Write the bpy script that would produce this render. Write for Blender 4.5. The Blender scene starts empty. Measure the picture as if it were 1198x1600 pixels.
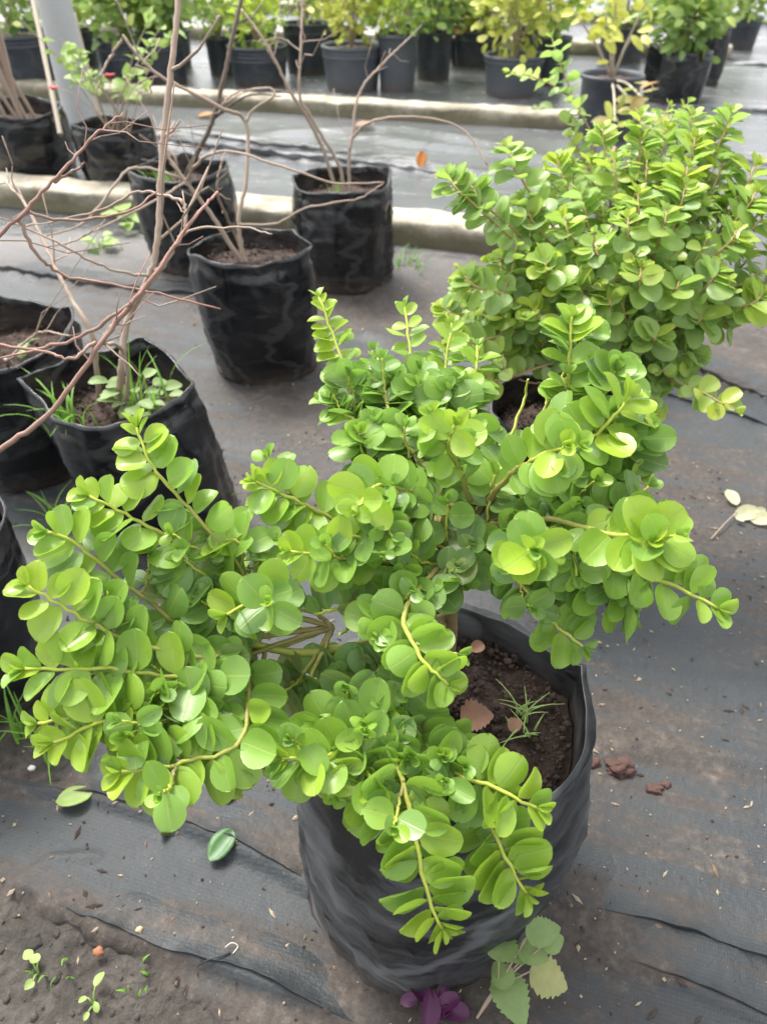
import bpy, bmesh, math, random
import numpy as np
from mathutils import Vector, Matrix, noise
random.seed(7); rng = np.random.default_rng(7)
R = math.radians
S = bpy.context.scene
C = S.collection

# ---------------------------------------------------------------- camera, sky, sun, exposure
CAM_H = 1.05; FPX = 1164.0; PITCH = R(39)
cam = bpy.data.cameras.new('camera'); co = bpy.data.objects.new('camera', cam); C.objects.link(co)
co.location = (0, 0, CAM_H); co.rotation_euler = (math.pi/2 - PITCH, 0, 0)
cam.sensor_fit = 'VERTICAL'; cam.sensor_height = 36; cam.lens = 36*FPX/1600
cam.clip_start = .02; cam.clip_end = 400
cam.dof.use_dof = True; cam.dof.focus_distance = .76; cam.dof.aperture_fstop = 6.5
S.camera = co
SUN_EL, SUN_AZ = R(58), R(-35)          # azimuth from +Y towards +X
w = bpy.data.worlds.new('World'); S.world = w; w.use_nodes = True
nt = w.node_tree; bg = nt.nodes['Background']
sky = nt.nodes.new('ShaderNodeTexSky'); sky.sky_type = 'NISHITA'; sky.sun_disc = False
sky.sun_elevation = SUN_EL; sky.sun_rotation = SUN_AZ; sky.dust_density = 4; sky.air_density = 1.2; sky.ozone_density = 1
hs = nt.nodes.new('ShaderNodeHueSaturation'); hs.inputs['Saturation'].default_value = .22
nt.links.new(sky.outputs[0], hs.inputs['Color']); nt.links.new(hs.outputs[0], bg.inputs['Color'])
bg.inputs['Strength'].default_value = .15
sl = bpy.data.lights.new('sun', 'SUN'); sl.energy = 1.3; sl.angle = R(15); sl.color = (1, .965, .9)
so = bpy.data.objects.new('sun', sl); C.objects.link(so)
sd = Vector((math.sin(SUN_AZ)*math.cos(SUN_EL), math.cos(SUN_AZ)*math.cos(SUN_EL), math.sin(SUN_EL)))
so.rotation_euler = sd.to_track_quat('Z', 'Y').to_euler(); so.location = (0, 0, 8)
S.view_settings.view_transform = 'Standard'; S.view_settings.look = 'None'
S.view_settings.gamma = 1; S.view_settings.use_curve_mapping = False
S.view_settings.exposure = 1.5
S.render.engine = 'CYCLES'

# ---------------------------------------------------------------- helpers
cp, sp = math.cos(PITCH), math.sin(PITCH)
def P(px, py, d):                        # a point seen at that pixel, d metres along the view axis
    x = (px-599)/FPX; y = (800-py)/FPX
    return Vector((x*d, (cp+y*sp)*d, CAM_H + (-sp+y*cp)*d))
def G(px, py, z=0):                      # a point seen at that pixel on the plane at height z
    x = (px-599)/FPX; y = (800-py)/FPX
    t = (z-CAM_H)/(-sp+y*cp)
    return Vector((x*t, (cp+y*sp)*t, z))
def depth(p): return p[1]*cp - (p[2]-CAM_H)*sp
def proj(p):
    d = depth(p); v = p[1]*sp + (p[2]-CAM_H)*cp
    return 599+FPX*p[0]/d, 800-FPX*v/d, d

def link(name, me, parent=None, loc=None):
    o = bpy.data.objects.new(name, me); C.objects.link(o)
    if parent is not None: o.parent = parent
    if loc is not None: o.location = loc
    return o
def mesh(name, vs, fs, mat=None, smooth=True, attrs=None, uv=None):
    me = bpy.data.meshes.new(name)
    me.from_pydata([tuple(v) for v in vs], [], [tuple(f) for f in fs])
    if smooth: me.polygons.foreach_set('use_smooth', [True]*len(me.polygons))
    if attrs:
        for k, a in attrs.items():
            at = me.attributes.new(k, 'FLOAT', 'POINT'); at.data.foreach_set('value', np.asarray(a, dtype=np.float32))
    if mat: me.materials.append(mat)
    me.update(); return me
def root(name, loc, label, cat, group=None):
    o = bpy.data.objects.new(name, None); C.objects.link(o); o.location = loc
    o.empty_display_size = .05; o['label'] = label; o['category'] = cat
    if group: o['group'] = group
    return o
def tag(o, label, cat, group=None):
    o['label'] = label; o['category'] = cat
    if group: o['group'] = group
    return o
def child(name, me, r):                  # mesh given in world coordinates, re-based on its thing
    me.transform(Matrix.Translation(-r.location)); return link(name, me, r)

def catmull(pts, n):
    pts = [Vector(p) for p in pts]
    if len(pts) == 2: return [pts[0].lerp(pts[1], i/(n-1)) for i in range(n)]
    q = [2*pts[0]-pts[1]] + pts + [2*pts[-1]-pts[-2]]
    out = []
    m = len(pts)-1
    for i in range(n):
        t = i/(n-1)*m; k = min(int(t), m-1); u = t-k
        a, b, c, d = q[k], q[k+1], q[k+2], q[k+3]
        out.append(.5*((2*b)+(c-a)*u+(2*a-5*b+4*c-d)*u*u+(3*b-a-3*c+d)*u**3))
    return out
def tube_data(path, radii, sides=7, base=0):
    vs, fs, par = [], [], []
    n = len(path)
    up = Vector((.3, .2, .9))
    for i, p in enumerate(path):
        t = (path[min(i+1, n-1)]-path[max(i-1, 0)])
        t = t.normalized() if t.length > 1e-9 else Vector((0, 0, 1))
        a = t.cross(up); a = a.normalized() if a.length > 1e-3 else t.orthogonal().normalized()
        b = t.cross(a); up = b.cross(t) * -1 if False else up
        for k in range(sides):
            th = 2*math.pi*k/sides
            vs.append(p + (a*math.cos(th)+b*math.sin(th))*radii[i]); par.append(i/(n-1))
    for i in range(n-1):
        for k in range(sides):
            k2 = (k+1) % sides
            fs.append((base+i*sides+k, base+i*sides+k2, base+(i+1)*sides+k2, base+(i+1)*sides+k))
    fs.append(tuple(base+(n-1)*sides+k for k in range(sides)))
    return vs, fs, par
def tube(path, r0, r1, mat, sides=7, knob=0., par=(0, 1)):
    n = len(path)
    rad = [(r0+(r1-r0)*i/(n-1))*(1+knob*random.uniform(-1, 1)) for i in range(n)]
    vs, fs, pr = tube_data(path, rad, sides)
    return mesh('stem', vs, fs, mat, attrs={'age': [par[0]+(par[1]-par[0])*x for x in pr]})
def merge(parts):
    vs, fs, at = [], [], {}
    for v, f, a in parts:
        b = len(vs); vs += list(v); fs += [tuple(i+b for i in g) for g in f]
        for k, x in a.items(): at.setdefault(k, []).extend(x)
    return vs, fs, at

# ---------------------------------------------------------------- materials
def newmat(name):
    m = bpy.data.materials.new(name); m.use_nodes = True
    n = m.node_tree; return m, n, n.nodes['Principled BSDF'], n.nodes, n.links
def N(nodes, t, **kw):
    n = nodes.new(t)
    for k, v in kw.items(): setattr(n, k, v)
    return n
def ramp(nodes, stops):
    r = nodes.new('ShaderNodeValToRGB'); e = r.color_ramp.elements
    while len(e) < len(stops): e.new(.5)
    for i, (p, c) in enumerate(stops): e[i].position = p; e[i].color = (*c, 1) if len(c) == 3 else c
    return r
def noise_tex(nodes, links, scale, detail=4, rough=.55, vec=None, dist=0.):
    n = nodes.new('ShaderNodeTexNoise'); n.inputs['Scale'].default_value = scale
    n.inputs['Detail'].default_value = detail; n.inputs['Roughness'].default_value = rough; n.inputs['Distortion'].default_value = dist
    if vec: links.new(vec, n.inputs['Vector'])
    return n
def mix(nodes, links, fac, a, b, blend='MIX'):
    m = nodes.new('ShaderNodeMix'); m.data_type = 'RGBA'; m.blend_type = blend
    for sock, v in ((m.inputs[0], fac), (m.inputs[6], a), (m.inputs[7], b)):
        if hasattr(v, 'is_linked') or hasattr(v, 'links'): links.new(v, sock)
        elif isinstance(v, tuple): sock.default_value = (*v, 1)
        else: sock.default_value = v
    return m.outputs[2]
def mathn(nodes, links, op, a, b=None, c=None, clamp=False):
    m = nodes.new('ShaderNodeMath'); m.operation = op; m.use_clamp = clamp
    for i, v in enumerate((a, b, c)):
        if v is None: continue
        if hasattr(v, 'links'): links.new(v, m.inputs[i])
        else: m.inputs[i].default_value = v
    return m.outputs[0]
def bump(nodes, links, h, strength, dist, bsdf, prev=None):
    b = nodes.new('ShaderNodeBump'); b.inputs['Strength'].default_value = strength; b.inputs['Distance'].default_value = dist
    links.new(h, b.inputs['Height'])
    if prev: links.new(prev, b.inputs['Normal'])
    links.new(b.outputs[0], bsdf.inputs['Normal']); return b.outputs[0]

def leaf_material(name, stops, use_object, rough=.31, trans=.45, rib=(.42, .52, .12), blemish=.25):
    """Waxy leaf: the blade colour runs over `stops` by the leaf's age, light midrib and thin side veins, thin pale margin, let-through light."""
    m, n, b, nd, lk = newmat(name)
    if use_object:
        oi = nd.new('ShaderNodeObjectInfo'); sep = nd.new('ShaderNodeSeparateColor'); lk.new(oi.outputs['Color'], sep.inputs[0])
        age = sep.outputs[0]; wob = oi.outputs['Random']
    else:
        a = N(nd, 'ShaderNodeAttribute', attribute_name='age'); age = a.outputs['Fac']
        a2 = N(nd, 'ShaderNodeAttribute', attribute_name='rnd'); wob = a2.outputs['Fac']
    u = N(nd, 'ShaderNodeAttribute', attribute_name='u').outputs['Fac']     # across, -1..1
    v = N(nd, 'ShaderNodeAttribute', attribute_name='v').outputs['Fac']     # along, 0..1
    au = mathn(nd, lk, 'ABSOLUTE', u)
    tc = nd.new('ShaderNodeNewGeometry')
    nz = noise_tex(nd, lk, 38, 3, .6, tc.outputs['Position'])
    age2 = mathn(nd, lk, 'ADD', age, mathn(nd, lk, 'MULTIPLY', mathn(nd, lk, 'SUBTRACT', nz.outputs[0], .5), .3))
    age3 = mathn(nd, lk, 'ADD', age2, mathn(nd, lk, 'MULTIPLY', mathn(nd, lk, 'SUBTRACT', wob, .5), .16), clamp=True)
    cr = ramp(nd, stops); lk.new(age3, cr.inputs[0])
    ribm = mathn(nd, lk, 'LESS_THAN', au, .035)
    mr = nd.new('ShaderNodeMapRange'); mr.inputs[1].default_value = .02; mr.inputs[2].default_value = .075; mr.inputs[3].default_value = .75; mr.inputs[4].default_value = 0
    lk.new(au, mr.inputs[0])
    col = mix(nd, lk, mr.outputs[0], cr.outputs[0], rib)
    # side veins
    vv = mathn(nd, lk, 'SINE', mathn(nd, lk, 'MULTIPLY', mathn(nd, lk, 'SUBTRACT', v, mathn(nd, lk, 'MULTIPLY', au, .22)), 62))
    vm = nd.new('ShaderNodeMapRange'); vm.inputs[1].default_value = .8; vm.inputs[2].default_value = 1; vm.inputs[3].default_value = 0; vm.inputs[4].default_value = .10
    lk.new(vv, vm.inputs[0]); col = mix(nd, lk, vm.outputs[0], col, rib)
    em = nd.new('ShaderNodeMapRange'); em.inputs[1].default_value = .93; em.inputs[2].default_value = 1.; em.inputs[3].default_value = 0; em.inputs[4].default_value = .5
    lk.new(au, em.inputs[0]); col = mix(nd, lk, em.outputs[0], col, rib)
    if blemish:
        n2 = noise_tex(nd, lk, 90, 4, .65, tc.outputs['Position'])
        br = nd.new('ShaderNodeMapRange'); br.inputs[1].default_value = .66; br.inputs[2].default_value = .74; br.inputs[3].default_value = 0; br.inputs[4].default_value = blemish
        lk.new(mathn(nd, lk, 'ADD', n2.outputs[0], mathn(nd, lk, 'MULTIPLY', age3, .07)), br.inputs[0]); col = mix(nd, lk, br.outputs[0], col, (.12, .1, .04))
    # the underside is duller and paler
    bk = mix(nd, lk, .35, col, (.14, .19, .07)); col = mix(nd, lk, mathn(nd, lk, 'MULTIPLY', tc.outputs['Backfacing'], .8), col, bk)
    lk.new(col, b.inputs['Base Color'])
    n3 = noise_tex(nd, lk, 55, 3, .5, tc.outputs['Position'])
    rr = nd.new('ShaderNodeMapRange'); rr.inputs[1].default_value = .3; rr.inputs[2].default_value = .75; rr.inputs[3].default_value = rough-.08; rr.inputs[4].default_value = rough+.16
    lk.new(n3.outputs[0], rr.inputs[0]); lk.new(rr.outputs[0], b.inputs['Roughness'])
    b.inputs['Specular IOR Level'].default_value = .7
    hgt = mathn(nd, lk, 'ADD', mathn(nd, lk, 'MULTIPLY', nz.outputs[0], .5), mathn(nd, lk, 'ADD', mathn(nd, lk, 'MULTIPLY', vm.outputs[0], -1.), mathn(nd, lk, 'MULTIPLY', mr.outputs[0], -.5)))
    bump(nd, lk, hgt, .35, .0012, b)
    tr = nd.new('ShaderNodeBsdfTranslucent'); tcl = mix(nd, lk, .25, col, (.33, .60, .05)); lk.new(tcl, tr.inputs[0])
    ms = nd.new('ShaderNodeMixShader'); ms.inputs[0].default_value = trans
    lk.new(b.outputs[0], ms.inputs[1]); lk.new(tr.outputs[0], ms.inputs[2]); lk.new(ms.outputs[0], nd['Material Output'].inputs[0])
    return m
YOUNG = [(0, (.44, .6, .06)), (.3, (.29, .49, .07)), (.6, (.25, .43, .09)), (.85, (.2, .33, .12)), (1, (.28, .31, .12))]
MID = [(0, (.60, .68, .09)), (.3, (.43, .60, .15)), (.6, (.40, .57, .22)), (.85, (.42, .54, .25)), (1, (.56, .52, .2))]  # MID, FAR and WARM are lightened: haze and glare put into the leaf colour
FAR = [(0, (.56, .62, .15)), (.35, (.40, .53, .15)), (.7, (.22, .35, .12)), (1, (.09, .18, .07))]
WARM = [(0, (.66, .64, .12)), (.4, (.52, .56, .12)), (.75, (.42, .34, .12)), (1, (.6, .22, .08))]
M_leaf_o = leaf_material('waxy_leaf', YOUNG, True); M_leaf_j = leaf_material('waxy_leaf_mass', YOUNG, False)
M_mid_o = leaf_material('light_leaf', MID, True, .32, .55); M_mid_j = leaf_material('light_leaf_mass', MID, False, .32, .55)
M_far_j = leaf_material('far_leaf_mass', FAR, False, .45, .4, blemish=0); M_warm_j = leaf_material('warm_leaf_mass', WARM, False, .5, .4, blemish=0)
M_far_o = leaf_material('far_leaf', FAR, True, .45, .4, blemish=0); M_warm_o = leaf_material('warm_leaf', WARM, True, .5, .4, blemish=0)

def stem_material(name, young, old):
    m, n, b, nd, lk = newmat(name)
    a = N(nd, 'ShaderNodeAttribute', attribute_name='age').outputs['Fac']
    g = nd.new('ShaderNodeNewGeometry'); nz = noise_tex(nd, lk, 140, 4, .6, g.outputs['Position'])
    f = mathn(nd, lk, 'ADD', a, mathn(nd, lk, 'MULTIPLY', mathn(nd, lk, 'SUBTRACT', nz.outputs[0], .5), .5), clamp=True)
    lk.new(mix(nd, lk, f, old, young), b.inputs['Base Color'])
    b.inputs['Roughness'].default_value = .6
    bump(nd, lk, nz.outputs[0], .5, .002, b)
    return m
M_stem = stem_material('green_stem', (.42, .48, .06), (.2, .13, .07))
M_stem2 = stem_material('pink_brown_stem', (.42, .3, .12), (.26, .16, .1))
M_twig = stem_material('bare_twig', (.40, .29, .22), (.36, .28, .21))
M_twigred = stem_material('red_twig', (.34, .17, .13), (.3, .2, .15))
M_twigdark = stem_material('dark_twig', (.13, .09, .06), (.1, .075, .055))

def plastic_bag_material(name, base=(.007, .008, .010), dust=.3, rough=.22, dustcol=(.12, .115, .11)):
    m, n, b, nd, lk = newmat(name)
    tc = nd.new('ShaderNodeTexCoord'); g = nd.new('ShaderNodeNewGeometry')
    mp = nd.new('ShaderNodeMapping'); mp.inputs['Scale'].default_value = (1, 1, 3.2); lk.new(g.outputs['Position'], mp.inputs[0])
    n1 = noise_tex(nd, lk, 5, 6, .65, mp.outputs[0], .6); n2 = noise_tex(nd, lk, 170, 3, .7, g.outputs['Position'])
    n4 = noise_tex(nd, lk, 16, 4, .55, mp.outputs[0], .4)
    mr = nd.new('ShaderNodeMapRange'); mr.inputs[1].default_value = .50 if dust < .7 else .43; mr.inputs[2].default_value = .74; mr.inputs[3].default_value = .0; mr.inputs[4].default_value = dust; lk.new(n1.outputs[0], mr.inputs[0])
    s2 = nd.new('ShaderNodeMapRange'); s2.inputs[1].default_value = .62; s2.inputs[2].default_value = .78; s2.inputs[3].default_value = 0; s2.inputs[4].default_value = dust; lk.new(n2.outputs[0], s2.inputs[0])
    # pale scuffs
    sc = N(nd, 'ShaderNodeTexWave'); sc.inputs['Scale'].default_value = 1.6; sc.inputs['Distortion'].default_value = 9; sc.inputs['Detail'].default_value = 4; sc.inputs['Detail Scale'].default_value = 1.5
    lk.new(mp.outputs[0], sc.inputs[0])
    s3 = nd.new('ShaderNodeMapRange'); s3.inputs[1].default_value = .90 if dust < .7 else .78; s3.inputs[2].default_value = 1; s3.inputs[3].default_value = 0; s3.inputs[4].default_value = .6 if dust < .7 else 1.4; lk.new(sc.outputs['Fac'], s3.inputs[0])
    f = mathn(nd, lk, 'MAXIMUM', mathn(nd, lk, 'ADD', mr.outputs[0], mathn(nd, lk, 'MULTIPLY', s2.outputs[0], .5), clamp=True), mathn(nd, lk, 'MULTIPLY', s3.outputs[0], n1.outputs[0]))
    # mud splashed near the foot
    ft = N(nd, 'ShaderNodeAttribute', attribute_name='foot').outputs['Fac']
    f2 = mathn(nd, lk, 'MULTIPLY', ft, mathn(nd, lk, 'MULTIPLY', n4.outputs[0], 1.5), clamp=True)
    c = mix(nd, lk, f, base, dustcol); c = mix(nd, lk, f2, c, (.13, .1, .075)); lk.new(c, b.inputs['Base Color'])
    b.inputs['Specular IOR Level'].default_value = .6
    rr = mathn(nd, lk, 'ADD', rough, mathn(nd, lk, 'MULTIPLY', f, .5), clamp=True); lk.new(rr, b.inputs['Roughness'])
    cw = nd.new('ShaderNodeMapping'); cw.inputs['Scale'].default_value = (1, 1, 2.2); cw.inputs['Rotation'].default_value = (.5, .35, 0); lk.new(g.outputs['Position'], cw.inputs[0])
    n5 = noise_tex(nd, lk, 2.6, 2, .5, cw.outputs[0], .8); cz = mathn(nd, lk, 'ABSOLUTE', mathn(nd, lk, 'SUBTRACT', n5.outputs[0], .5)); cm = nd.new('ShaderNodeMapRange'); cm.inputs[1].default_value = 0; cm.inputs[2].default_value = .012; cm.inputs[3].default_value = 1; cm.inputs[4].default_value = 0; lk.new(cz, cm.inputs[0])
    n6 = noise_tex(nd, lk, 9, 2, .5, g.outputs['Position']); gate = nd.new('ShaderNodeMapRange'); gate.inputs[1].default_value = .52; gate.inputs[2].default_value = .66; lk.new(n6.outputs[0], gate.inputs[0])
    b1 = bump(nd, lk, mathn(nd, lk, 'MULTIPLY', cm.outputs[0], gate.outputs[0]), .5, .002, b); b1 = bump(nd, lk, n6.outputs[0], .25, .012, b, b1); b1 = bump(nd, lk, n4.outputs[0], .15, .004, b, b1); bump(nd, lk, n2.outputs[0], .12, .001, b, b1)
    return m
M_bag = plastic_bag_material('black_bag_film'); M_bag_worn = plastic_bag_material('scuffed_bag_film', (.010, .012, .014), .8, .30, (.15, .155, .16))
M_pot = plastic_bag_material('dark_pot_plastic', (.028, .035, .047), .3, .42); M_potg = plastic_bag_material('grey_pot_plastic', (.07, .08, .095), .35, .5)

m, n, b, nd, lk = newmat('potting_soil'); M_soil = m
g = nd.new('ShaderNodeNewGeometry'); n1 = noise_tex(nd, lk, 30, 8, .7, g.outputs['Position']); n2 = noise_tex(nd, lk, 210, 4, .7, g.outputs['Position'])
r_ = ramp(nd, [(.36, (.014, .008, .006)), (.48, (.045, .026, .018)), (.58, (.085, .052, .036)), (.68, (.15, .10, .075))]); lk.new(mathn(nd, lk, 'ADD', mathn(nd, lk, 'MULTIPLY', n1.outputs[0], .5), mathn(nd, lk, 'MULTIPLY', n2.outputs[0], .5)), r_.inputs[0])
lk.new(r_.outputs[0], b.inputs['Base Color']); b.inputs['Roughness'].default_value = .85
b1 = bump(nd, lk, n1.outputs[0], .8, .01, b); bump(nd, lk, n2.outputs[0], .8, .003, b, b1)

def plain(name, col, rough=.6, var=.25, scale=40, bumpd=.001, metallic=0):
    m, n, b, nd, lk = newmat(name); g = nd.new('ShaderNodeNewGeometry'); nz = noise_tex(nd, lk, scale, 5, .6, g.outputs['Position'])
    lk.new(mix(nd, lk, nz.outputs[0], tuple(c*(1-var) for c in col), tuple(min(1, c*(1+var)) for c in col)), b.inputs['Base Color'])
    b.inputs['Roughness'].default_value = rough; b.inputs['Metallic'].default_value = metallic
    bump(nd, lk, nz.outputs[0], .6, bumpd, b); return m

def mat_ground(name):
    """Woven weed-control fabric: charcoal tape weave, brown silt where the `dirt` attribute says, damp sheen where `wet`."""
    m, n, b, nd, lk = newmat(name); g = nd.new('ShaderNodeNewGeometry'); pos = g.outputs['Position']
    mp = nd.new('ShaderNodeMapping'); mp.inputs['Rotation'].default_value = (0, 0, R(16)); lk.new(pos, mp.inputs[0])
    st = nd.new('ShaderNodeMapping'); st.inputs['Scale'].default_value = (.35, 2.2, 1); lk.new(mp.outputs[0], st.inputs[0])
    big = noise_tex(nd, lk, 2.6, 7, .62, st.outputs[0], .5); fine = noise_tex(nd, lk, 70, 6, .75, pos); mid = noise_tex(nd, lk, 11, 7, .68, pos)
    w1 = N(nd, 'ShaderNodeTexWave', bands_direction='X'); w1.inputs['Scale'].default_value = 88; w1.inputs['Distortion'].default_value = .8; w1.inputs['Detail'].default_value = 2; lk.new(mp.outputs[0], w1.inputs[0])
    w2 = N(nd, 'ShaderNodeTexWave', bands_direction='Y'); w2.inputs['Scale'].default_value = 60; w2.inputs['Distortion'].default_value = .8; lk.new(mp.outputs[0], w2.inputs[0])
    weave = mathn(nd, lk, 'MULTIPLY', w1.outputs['Fac'], w2.outputs['Fac'])
    d = N(nd, 'ShaderNodeAttribute', attribute_name='dirt').outputs['Fac']; wt = N(nd, 'ShaderNodeAttribute', attribute_name='wet').outputs['Fac']
    s = mathn(nd, lk, 'ADD', mathn(nd, lk, 'MULTIPLY', big.outputs[0], .6), mathn(nd, lk, 'MULTIPLY', mid.outputs[0], .55))
    s = mathn(nd, lk, 'ADD', s, mathn(nd, lk, 'MULTIPLY', mathn(nd, lk, 'SUBTRACT', fine.outputs[0], .66), .45))
    st2 = nd.new('ShaderNodeMapping'); st2.inputs['Scale'].default_value = (.5, 9, 1); lk.new(mp.outputs[0], st2.inputs[0]); strk = noise_tex(nd, lk, 3.2, 5, .6, st2.outputs[0], .3)
    s = mathn(nd, lk, 'ADD', s, mathn(nd, lk, 'MULTIPLY', mathn(nd, lk, 'SUBTRACT', strk.outputs[0], .47), 1.0)); s = mathn(nd, lk, 'ADD', s, mathn(nd, lk, 'MULTIPLY', mathn(nd, lk, 'SUBTRACT', d, .5), .55))
    mr = nd.new('ShaderNodeMapRange'); mr.interpolation_type = 'SMOOTHSTEP'; mr.inputs[1].default_value = .42; mr.inputs[2].default_value = .76; lk.new(s, mr.inputs[0]); dm = mr.outputs[0]
    fab = mix(nd, lk, weave, (.026, .031, .034), (.040, .046, .048))
    sil = ramp(nd, [(.36, (.028, .021, .017)), (.48, (.058, .046, .037)), (.56, (.085, .069, .057)), (.66, (.15, .127, .105))]); lk.new(mathn(nd, lk, 'ADD', mathn(nd, lk, 'MULTIPLY', fine.outputs[0], .55), mathn(nd, lk, 'MULTIPLY', mid.outputs[0], .45)), sil.inputs[0])
    c = mix(nd, lk, mathn(nd, lk, 'MULTIPLY', dm, .93), fab, sil.outputs[0])
    sp_ = noise_tex(nd, lk, 260, 2, .6, pos); s4 = nd.new('ShaderNodeMapRange'); s4.inputs[1].default_value = .71; s4.inputs[2].default_value = .77; s4.inputs[3].default_value = 0; s4.inputs[4].default_value = .6; lk.new(sp_.outputs[0], s4.inputs[0])
    c = mix(nd, lk, s4.outputs[0], c, (.3, .26, .2))
    sp2 = noise_tex(nd, lk, 34, 4, .7, pos); s5 = nd.new('ShaderNodeMapRange'); s5.inputs[1].default_value = .60; s5.inputs[2].default_value = .68; s5.inputs[3].default_value = 0; s5.inputs[4].default_value = .7; lk.new(sp2.outputs[0], s5.inputs[0])
    c = mix(nd, lk, s5.outputs[0], c, (.04, .03, .025))
    dk = nd.new('ShaderNodeMapRange'); dk.inputs[1].default_value = .58; dk.inputs[2].default_value = .70; dk.inputs[3].default_value = 0; dk.inputs[4].default_value = .55; lk.new(strk.outputs[0], dk.inputs[0]); c = mix(nd, lk, dk.outputs[0], c, (.045, .036, .03))
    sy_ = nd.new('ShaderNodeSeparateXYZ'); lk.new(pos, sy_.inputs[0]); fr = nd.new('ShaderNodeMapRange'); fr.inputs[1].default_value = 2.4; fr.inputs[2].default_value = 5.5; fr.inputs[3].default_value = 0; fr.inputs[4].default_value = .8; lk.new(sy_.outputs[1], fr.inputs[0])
    c = mix(nd, lk, mathn(nd, lk, 'MULTIPLY', fr.outputs[0], mathn(nd, lk, 'ADD', dm, .45), clamp=True), c, (.33, .335, .34))      # far mat paled with distance, wet sky sheen put into its colour
    lk.new(c, b.inputs['Base Color'])
    r0 = mathn(nd, lk, 'ADD', .56, mathn(nd, lk, 'MULTIPLY', dm, .22)); r1 = mathn(nd, lk, 'SUBTRACT', r0, mathn(nd, lk, 'MULTIPLY', wt, .42))
    r2 = mathn(nd, lk, 'ADD', r1, mathn(nd, lk, 'MULTIPLY', mathn(nd, lk, 'SUBTRACT', mid.outputs[0], .5), .35), clamp=True); lk.new(r2, b.inputs['Roughness'])
    b1 = bump(nd, lk, weave, .15, .0008, b); b2 = bump(nd, lk, fine.outputs[0], .5, .004, b, b1); bump(nd, lk, mid.outputs[0], .4, .014, b, b2)
    return m
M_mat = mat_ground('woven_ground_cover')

m, n, b, nd, lk = newmat('bare_earth'); M_earth = m
g = nd.new('ShaderNodeNewGeometry'); n1 = noise_tex(nd, lk, 14, 8, .7, g.outputs['Position']); n2 = noise_tex(nd, lk, 120, 5, .7, g.outputs['Position'])
r_ = ramp(nd, [(.34, (.028, .024, .02)), (.5, (.065, .055, .046)), (.66, (.12, .105, .088))]); lk.new(mathn(nd, lk, 'ADD', mathn(nd, lk, 'MULTIPLY', n1.outputs[0], .6), mathn(nd, lk, 'MULTIPLY', n2.outputs[0], .4)), r_.inputs[0])
mo = noise_tex(nd, lk, 7, 4, .6, g.outputs['Position']); mm = nd.new('ShaderNodeMapRange'); mm.inputs[1].default_value = .58; mm.inputs[2].default_value = .75; mm.inputs[3].default_value = 0; mm.inputs[4].default_value = .4; lk.new(mo.outputs[0], mm.inputs[0])
lk.new(mix(nd, lk, mm.outputs[0], r_.outputs[0], (.09, .11, .035)), b.inputs['Base Color']); b.inputs['Roughness'].default_value = .8
b1 = bump(nd, lk, n1.outputs[0], .8, .02, b); bump(nd, lk, n2.outputs[0], .8, .004, b, b1)

m, n, b, nd, lk = newmat('weathered_concrete'); M_conc = m
g = nd.new('ShaderNodeNewGeometry'); pos = g.outputs['Position']; n1 = noise_tex(nd, lk, 5, 8, .68, pos); n2 = noise_tex(nd, lk, 90, 4, .7, pos)
r_ = ramp(nd, [(.36, (.2, .17, .12)), (.46, (.38, .335, .255)), (.6, (.56, .51, .41))]); lk.new(mathn(nd, lk, 'ADD', mathn(nd, lk, 'MULTIPLY', n1.outputs[0], .7), mathn(nd, lk, 'MULTIPLY', n2.outputs[0], .3)), r_.inputs[0])
sx = nd.new('ShaderNodeSeparateXYZ'); lk.new(pos, sx.inputs[0])
mo = nd.new('ShaderNodeMapRange'); mo.inputs[1].default_value = .11; mo.inputs[2].default_value = .045; mo.inputs[3].default_value = 0; mo.inputs[4].default_value = 1.; lk.new(mathn(nd, lk, 'ADD', sx.outputs[2], mathn(nd, lk, 'MULTIPLY', mathn(nd, lk, 'SUBTRACT', n1.outputs[0], .5), .12)), mo.inputs[0])
c = mix(nd, lk, mathn(nd, lk, 'MULTIPLY', mo.outputs[0], .85, clamp=True), r_.outputs[0], (.13, .115, .06)); lk.new(c, b.inputs['Base Color']); b.inputs['Roughness'].default_value = .85
b1 = bump(nd, lk, n1.outputs[0], .5, .01, b); bump(nd, lk, n2.outputs[0], .6, .003, b, b1)

# ---------------------------------------------------------------- the ground
def seg_dist(x, y, a, b):
    ax, ay, bx, by = a[0], a[1], b[0], b[1]
    dx, dy = bx-ax, by-ay; L = dx*dx+dy*dy
    t = np.clip(((x-ax)*dx+(y-ay)*dy)/L, 0, 1)
    ox, oy = x-(ax+t*dx), y-(ay+t*dy)
    return np.hypot(ox, oy), np.sign(dx*(y-ay)-dy*(x-ax)), t
def polyd(x, y, pts):
    best = None; sg = None
    for a, b in zip(pts[:-1], pts[1:]):
        d, s, _ = seg_dist(x, y, a, b)
        if best is None: best, sg = d.copy(), s.copy()
        else: k = d < best; best = np.where(k, d, best); sg = np.where(k, s, sg)
    return best, sg
def vnoise(x, y, scale, seed=0, octv=3):
    """value noise on a lattice, vectorised"""
    out = np.zeros_like(x); amp = 1; tot = 0
    for o in range(octv):
        r2 = np.random.default_rng(seed*17+o); tb = r2.random((256, 256))
        fx, fy = x*scale*2**o+1000.3, y*scale*2**o+1000.7
        ix, iy = np.floor(fx).astype(int), np.floor(fy).astype(int); u, v = fx-ix, fy-iy; u = u*u*(3-2*u); v = v*v*(3-2*v)
        a = tb[ix % 256, iy % 256]; b_ = tb[(ix+1) % 256, iy % 256]; c_ = tb[ix % 256, (iy+1) % 256]; d_ = tb[(ix+1) % 256, (iy+1) % 256]
        out += amp*((a*(1-u)+b_*u)*(1-v)+(c_*(1-u)+d_*u)*v); tot += amp; amp *= .5
    return out/tot
NX, NY = 300, 460
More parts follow.
